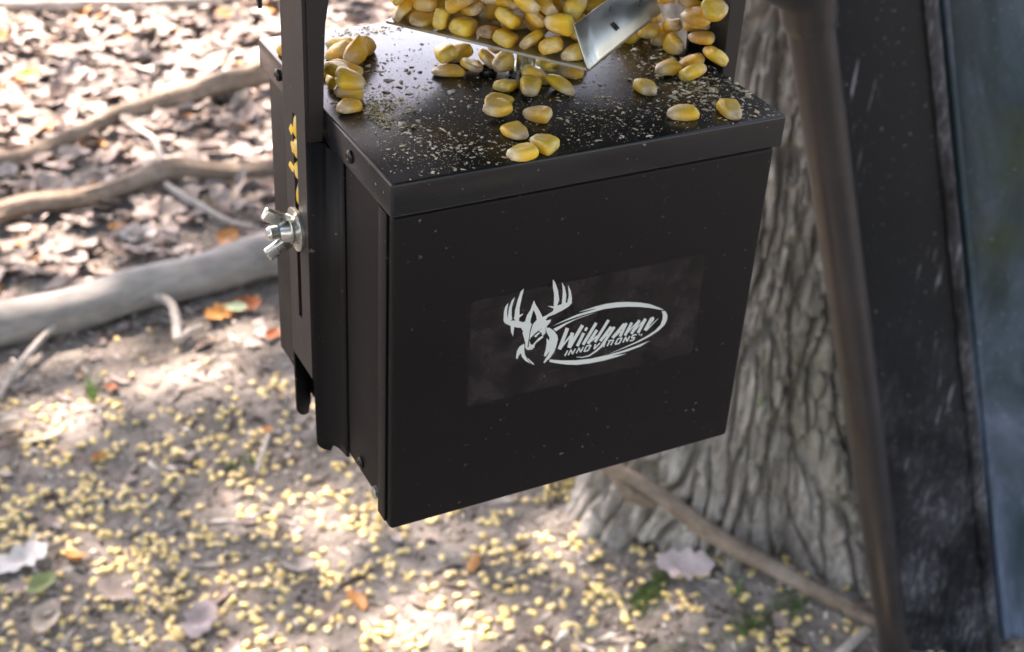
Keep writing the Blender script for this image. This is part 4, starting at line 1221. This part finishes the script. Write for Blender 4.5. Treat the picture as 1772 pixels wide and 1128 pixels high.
for k in range(3):
    Rk = Matrix.Translation((AX, AY, 0)) @ Matrix.Rotation(math.radians((0, 110, 235)[k]), 4, 'Z') @ Matrix.Translation((-AX, -AY, 0))
    a, b = Rk @ foot, Rk @ topp
    pts = [a.lerp(b, t / 12) for t in range(13)]
    leg = tubeo('leg', pts, .0150, M['leg'], hop, 28)
    # clamp where the brace joins the leg
    c0 = Rk @ (base + dirn * (.722 / dirn.z)); c1 = Rk @ (base + dirn * (.84 / dirn.z))
    cl = tubeo('clamp', [c0, c0.lerp(c1, .06), c0.lerp(c1, .5), c1], [.0165, .0180, .0180, .0175], M['leg'], leg, 24)
    if k: continue
    inward = (Vector((AX, AY, 0)) - Vector((c0.x, c0.y, 0))).normalized()
    e = c0.lerp(c1, .3)
    tubeo('brace', [e + inward * .012, e + inward * .06 + Vector((0, 0, .02)), e + inward * .2 + Vector((0, 0, .13)), e + inward * .24 + Vector((0, 0, .30))], [.021, .020, .014, .012], M['leg'], leg, 16)
# pointed hanger tab of the hopper bracket
prism('hanger_tab', [(-.010, .0951, .8744), (-.010, .0935, .9890), (-.010, .135, .9890), (-.010, .128, .9080)], (1, 0, 0), .0014, M['strap'], hop)

# ------------------------------------------------------------------ leaning plastic panel at the right
pan = tag(empty('plastic_panel', (.78, .345, 0)), 'scuffed black plastic panel with blue-green reflections painted on its glossy face, leaning behind the tripod leg', 'panel')
B0, B1 = Vector((.7213, .3706, 0)), Vector((0.8186, 0.3276, 0)); T0, T1 = Vector((.5655, .4920, .6750)), Vector((0.6499, 0.4494, 0.6800))
e0, e1 = (T0 - B0) / .675, (T1 - B1) / T1.z
nrm = (B1 - B0).cross(e0).normalized()
if nrm.dot(Vector(cam.location) - B0) < 0: nrm = -nrm
def pv(s, z):
    """s = 0 at the left edge, 1 at the bead, beyond 1 on the glossy face; z = height"""
    a, b = B0 + e0 * z, B1 + e1 * z
    return a + (b - a) * s
HP = .98
def slab(name, ss, mat, front, th, parent, curve=None, attr=True):
    V, F, A = [], [], []; nzp = 30
    for side in (0, 1):
        for j in range(nzp + 1):
            for i, s in enumerate(ss):
                z = HP * j / nzp - .004
                off = (front if side == 0 else front - th) + (curve(s, z) if curve else 0)
                p = pv(s, z) + nrm * off
                V.append(p); A.append(max(0, min(1, z)))
    m = len(ss); blk = m * (nzp + 1)
    for side in (0, 1):
        for j in range(nzp):
            for i in range(m - 1):
                q = [side * blk + j * m + i, side * blk + j * m + i + 1, side * blk + (j + 1) * m + i + 1, side * blk + (j + 1) * m + i]
                F.append(q if side == 0 else q[::-1])
    for j in range(nzp):
        for i in (0, m - 1):
            F.append([j * m + i, (j + 1) * m + i, blk + (j + 1) * m + i, blk + j * m + i])
    for j in (0, nzp):
        for i in range(m - 1):
            F.append([j * m + i, j * m + i + 1, blk + j * m + i + 1, blk + j * m + i])
    me = mesh_np(name, np.array(V), np.array(F), {'pl': np.array(A)})
    bm = bmesh.new(); bm.from_mesh(me); bmesh.ops.recalc_face_normals(bm, faces=bm.faces[:]); bm.to_mesh(me); bm.free()
    o = link(name, me, mat, parent, True); autosmooth(o, 40); return o
frame_ = slab('frame', [0, .03, .08, .2, .35, .5, .65, .8, .92, 1.0], M['panel'], .0, .045, pan, lambda s, z: -.010 * max(0, 1 - s / .08) ** 2 + .004 * math.sin(min(1, s) * math.pi))
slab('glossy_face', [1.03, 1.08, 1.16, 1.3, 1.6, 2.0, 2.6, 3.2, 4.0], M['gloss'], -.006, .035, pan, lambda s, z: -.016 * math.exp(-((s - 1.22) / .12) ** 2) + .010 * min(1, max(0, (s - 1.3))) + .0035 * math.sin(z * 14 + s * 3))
tubeo('bead', [pv(1.015, HP * t / 24) + nrm * (.003 + .0006 * math.sin(t * 1.7)) for t in range(25)], .0058, M['panel'], pan, 12)
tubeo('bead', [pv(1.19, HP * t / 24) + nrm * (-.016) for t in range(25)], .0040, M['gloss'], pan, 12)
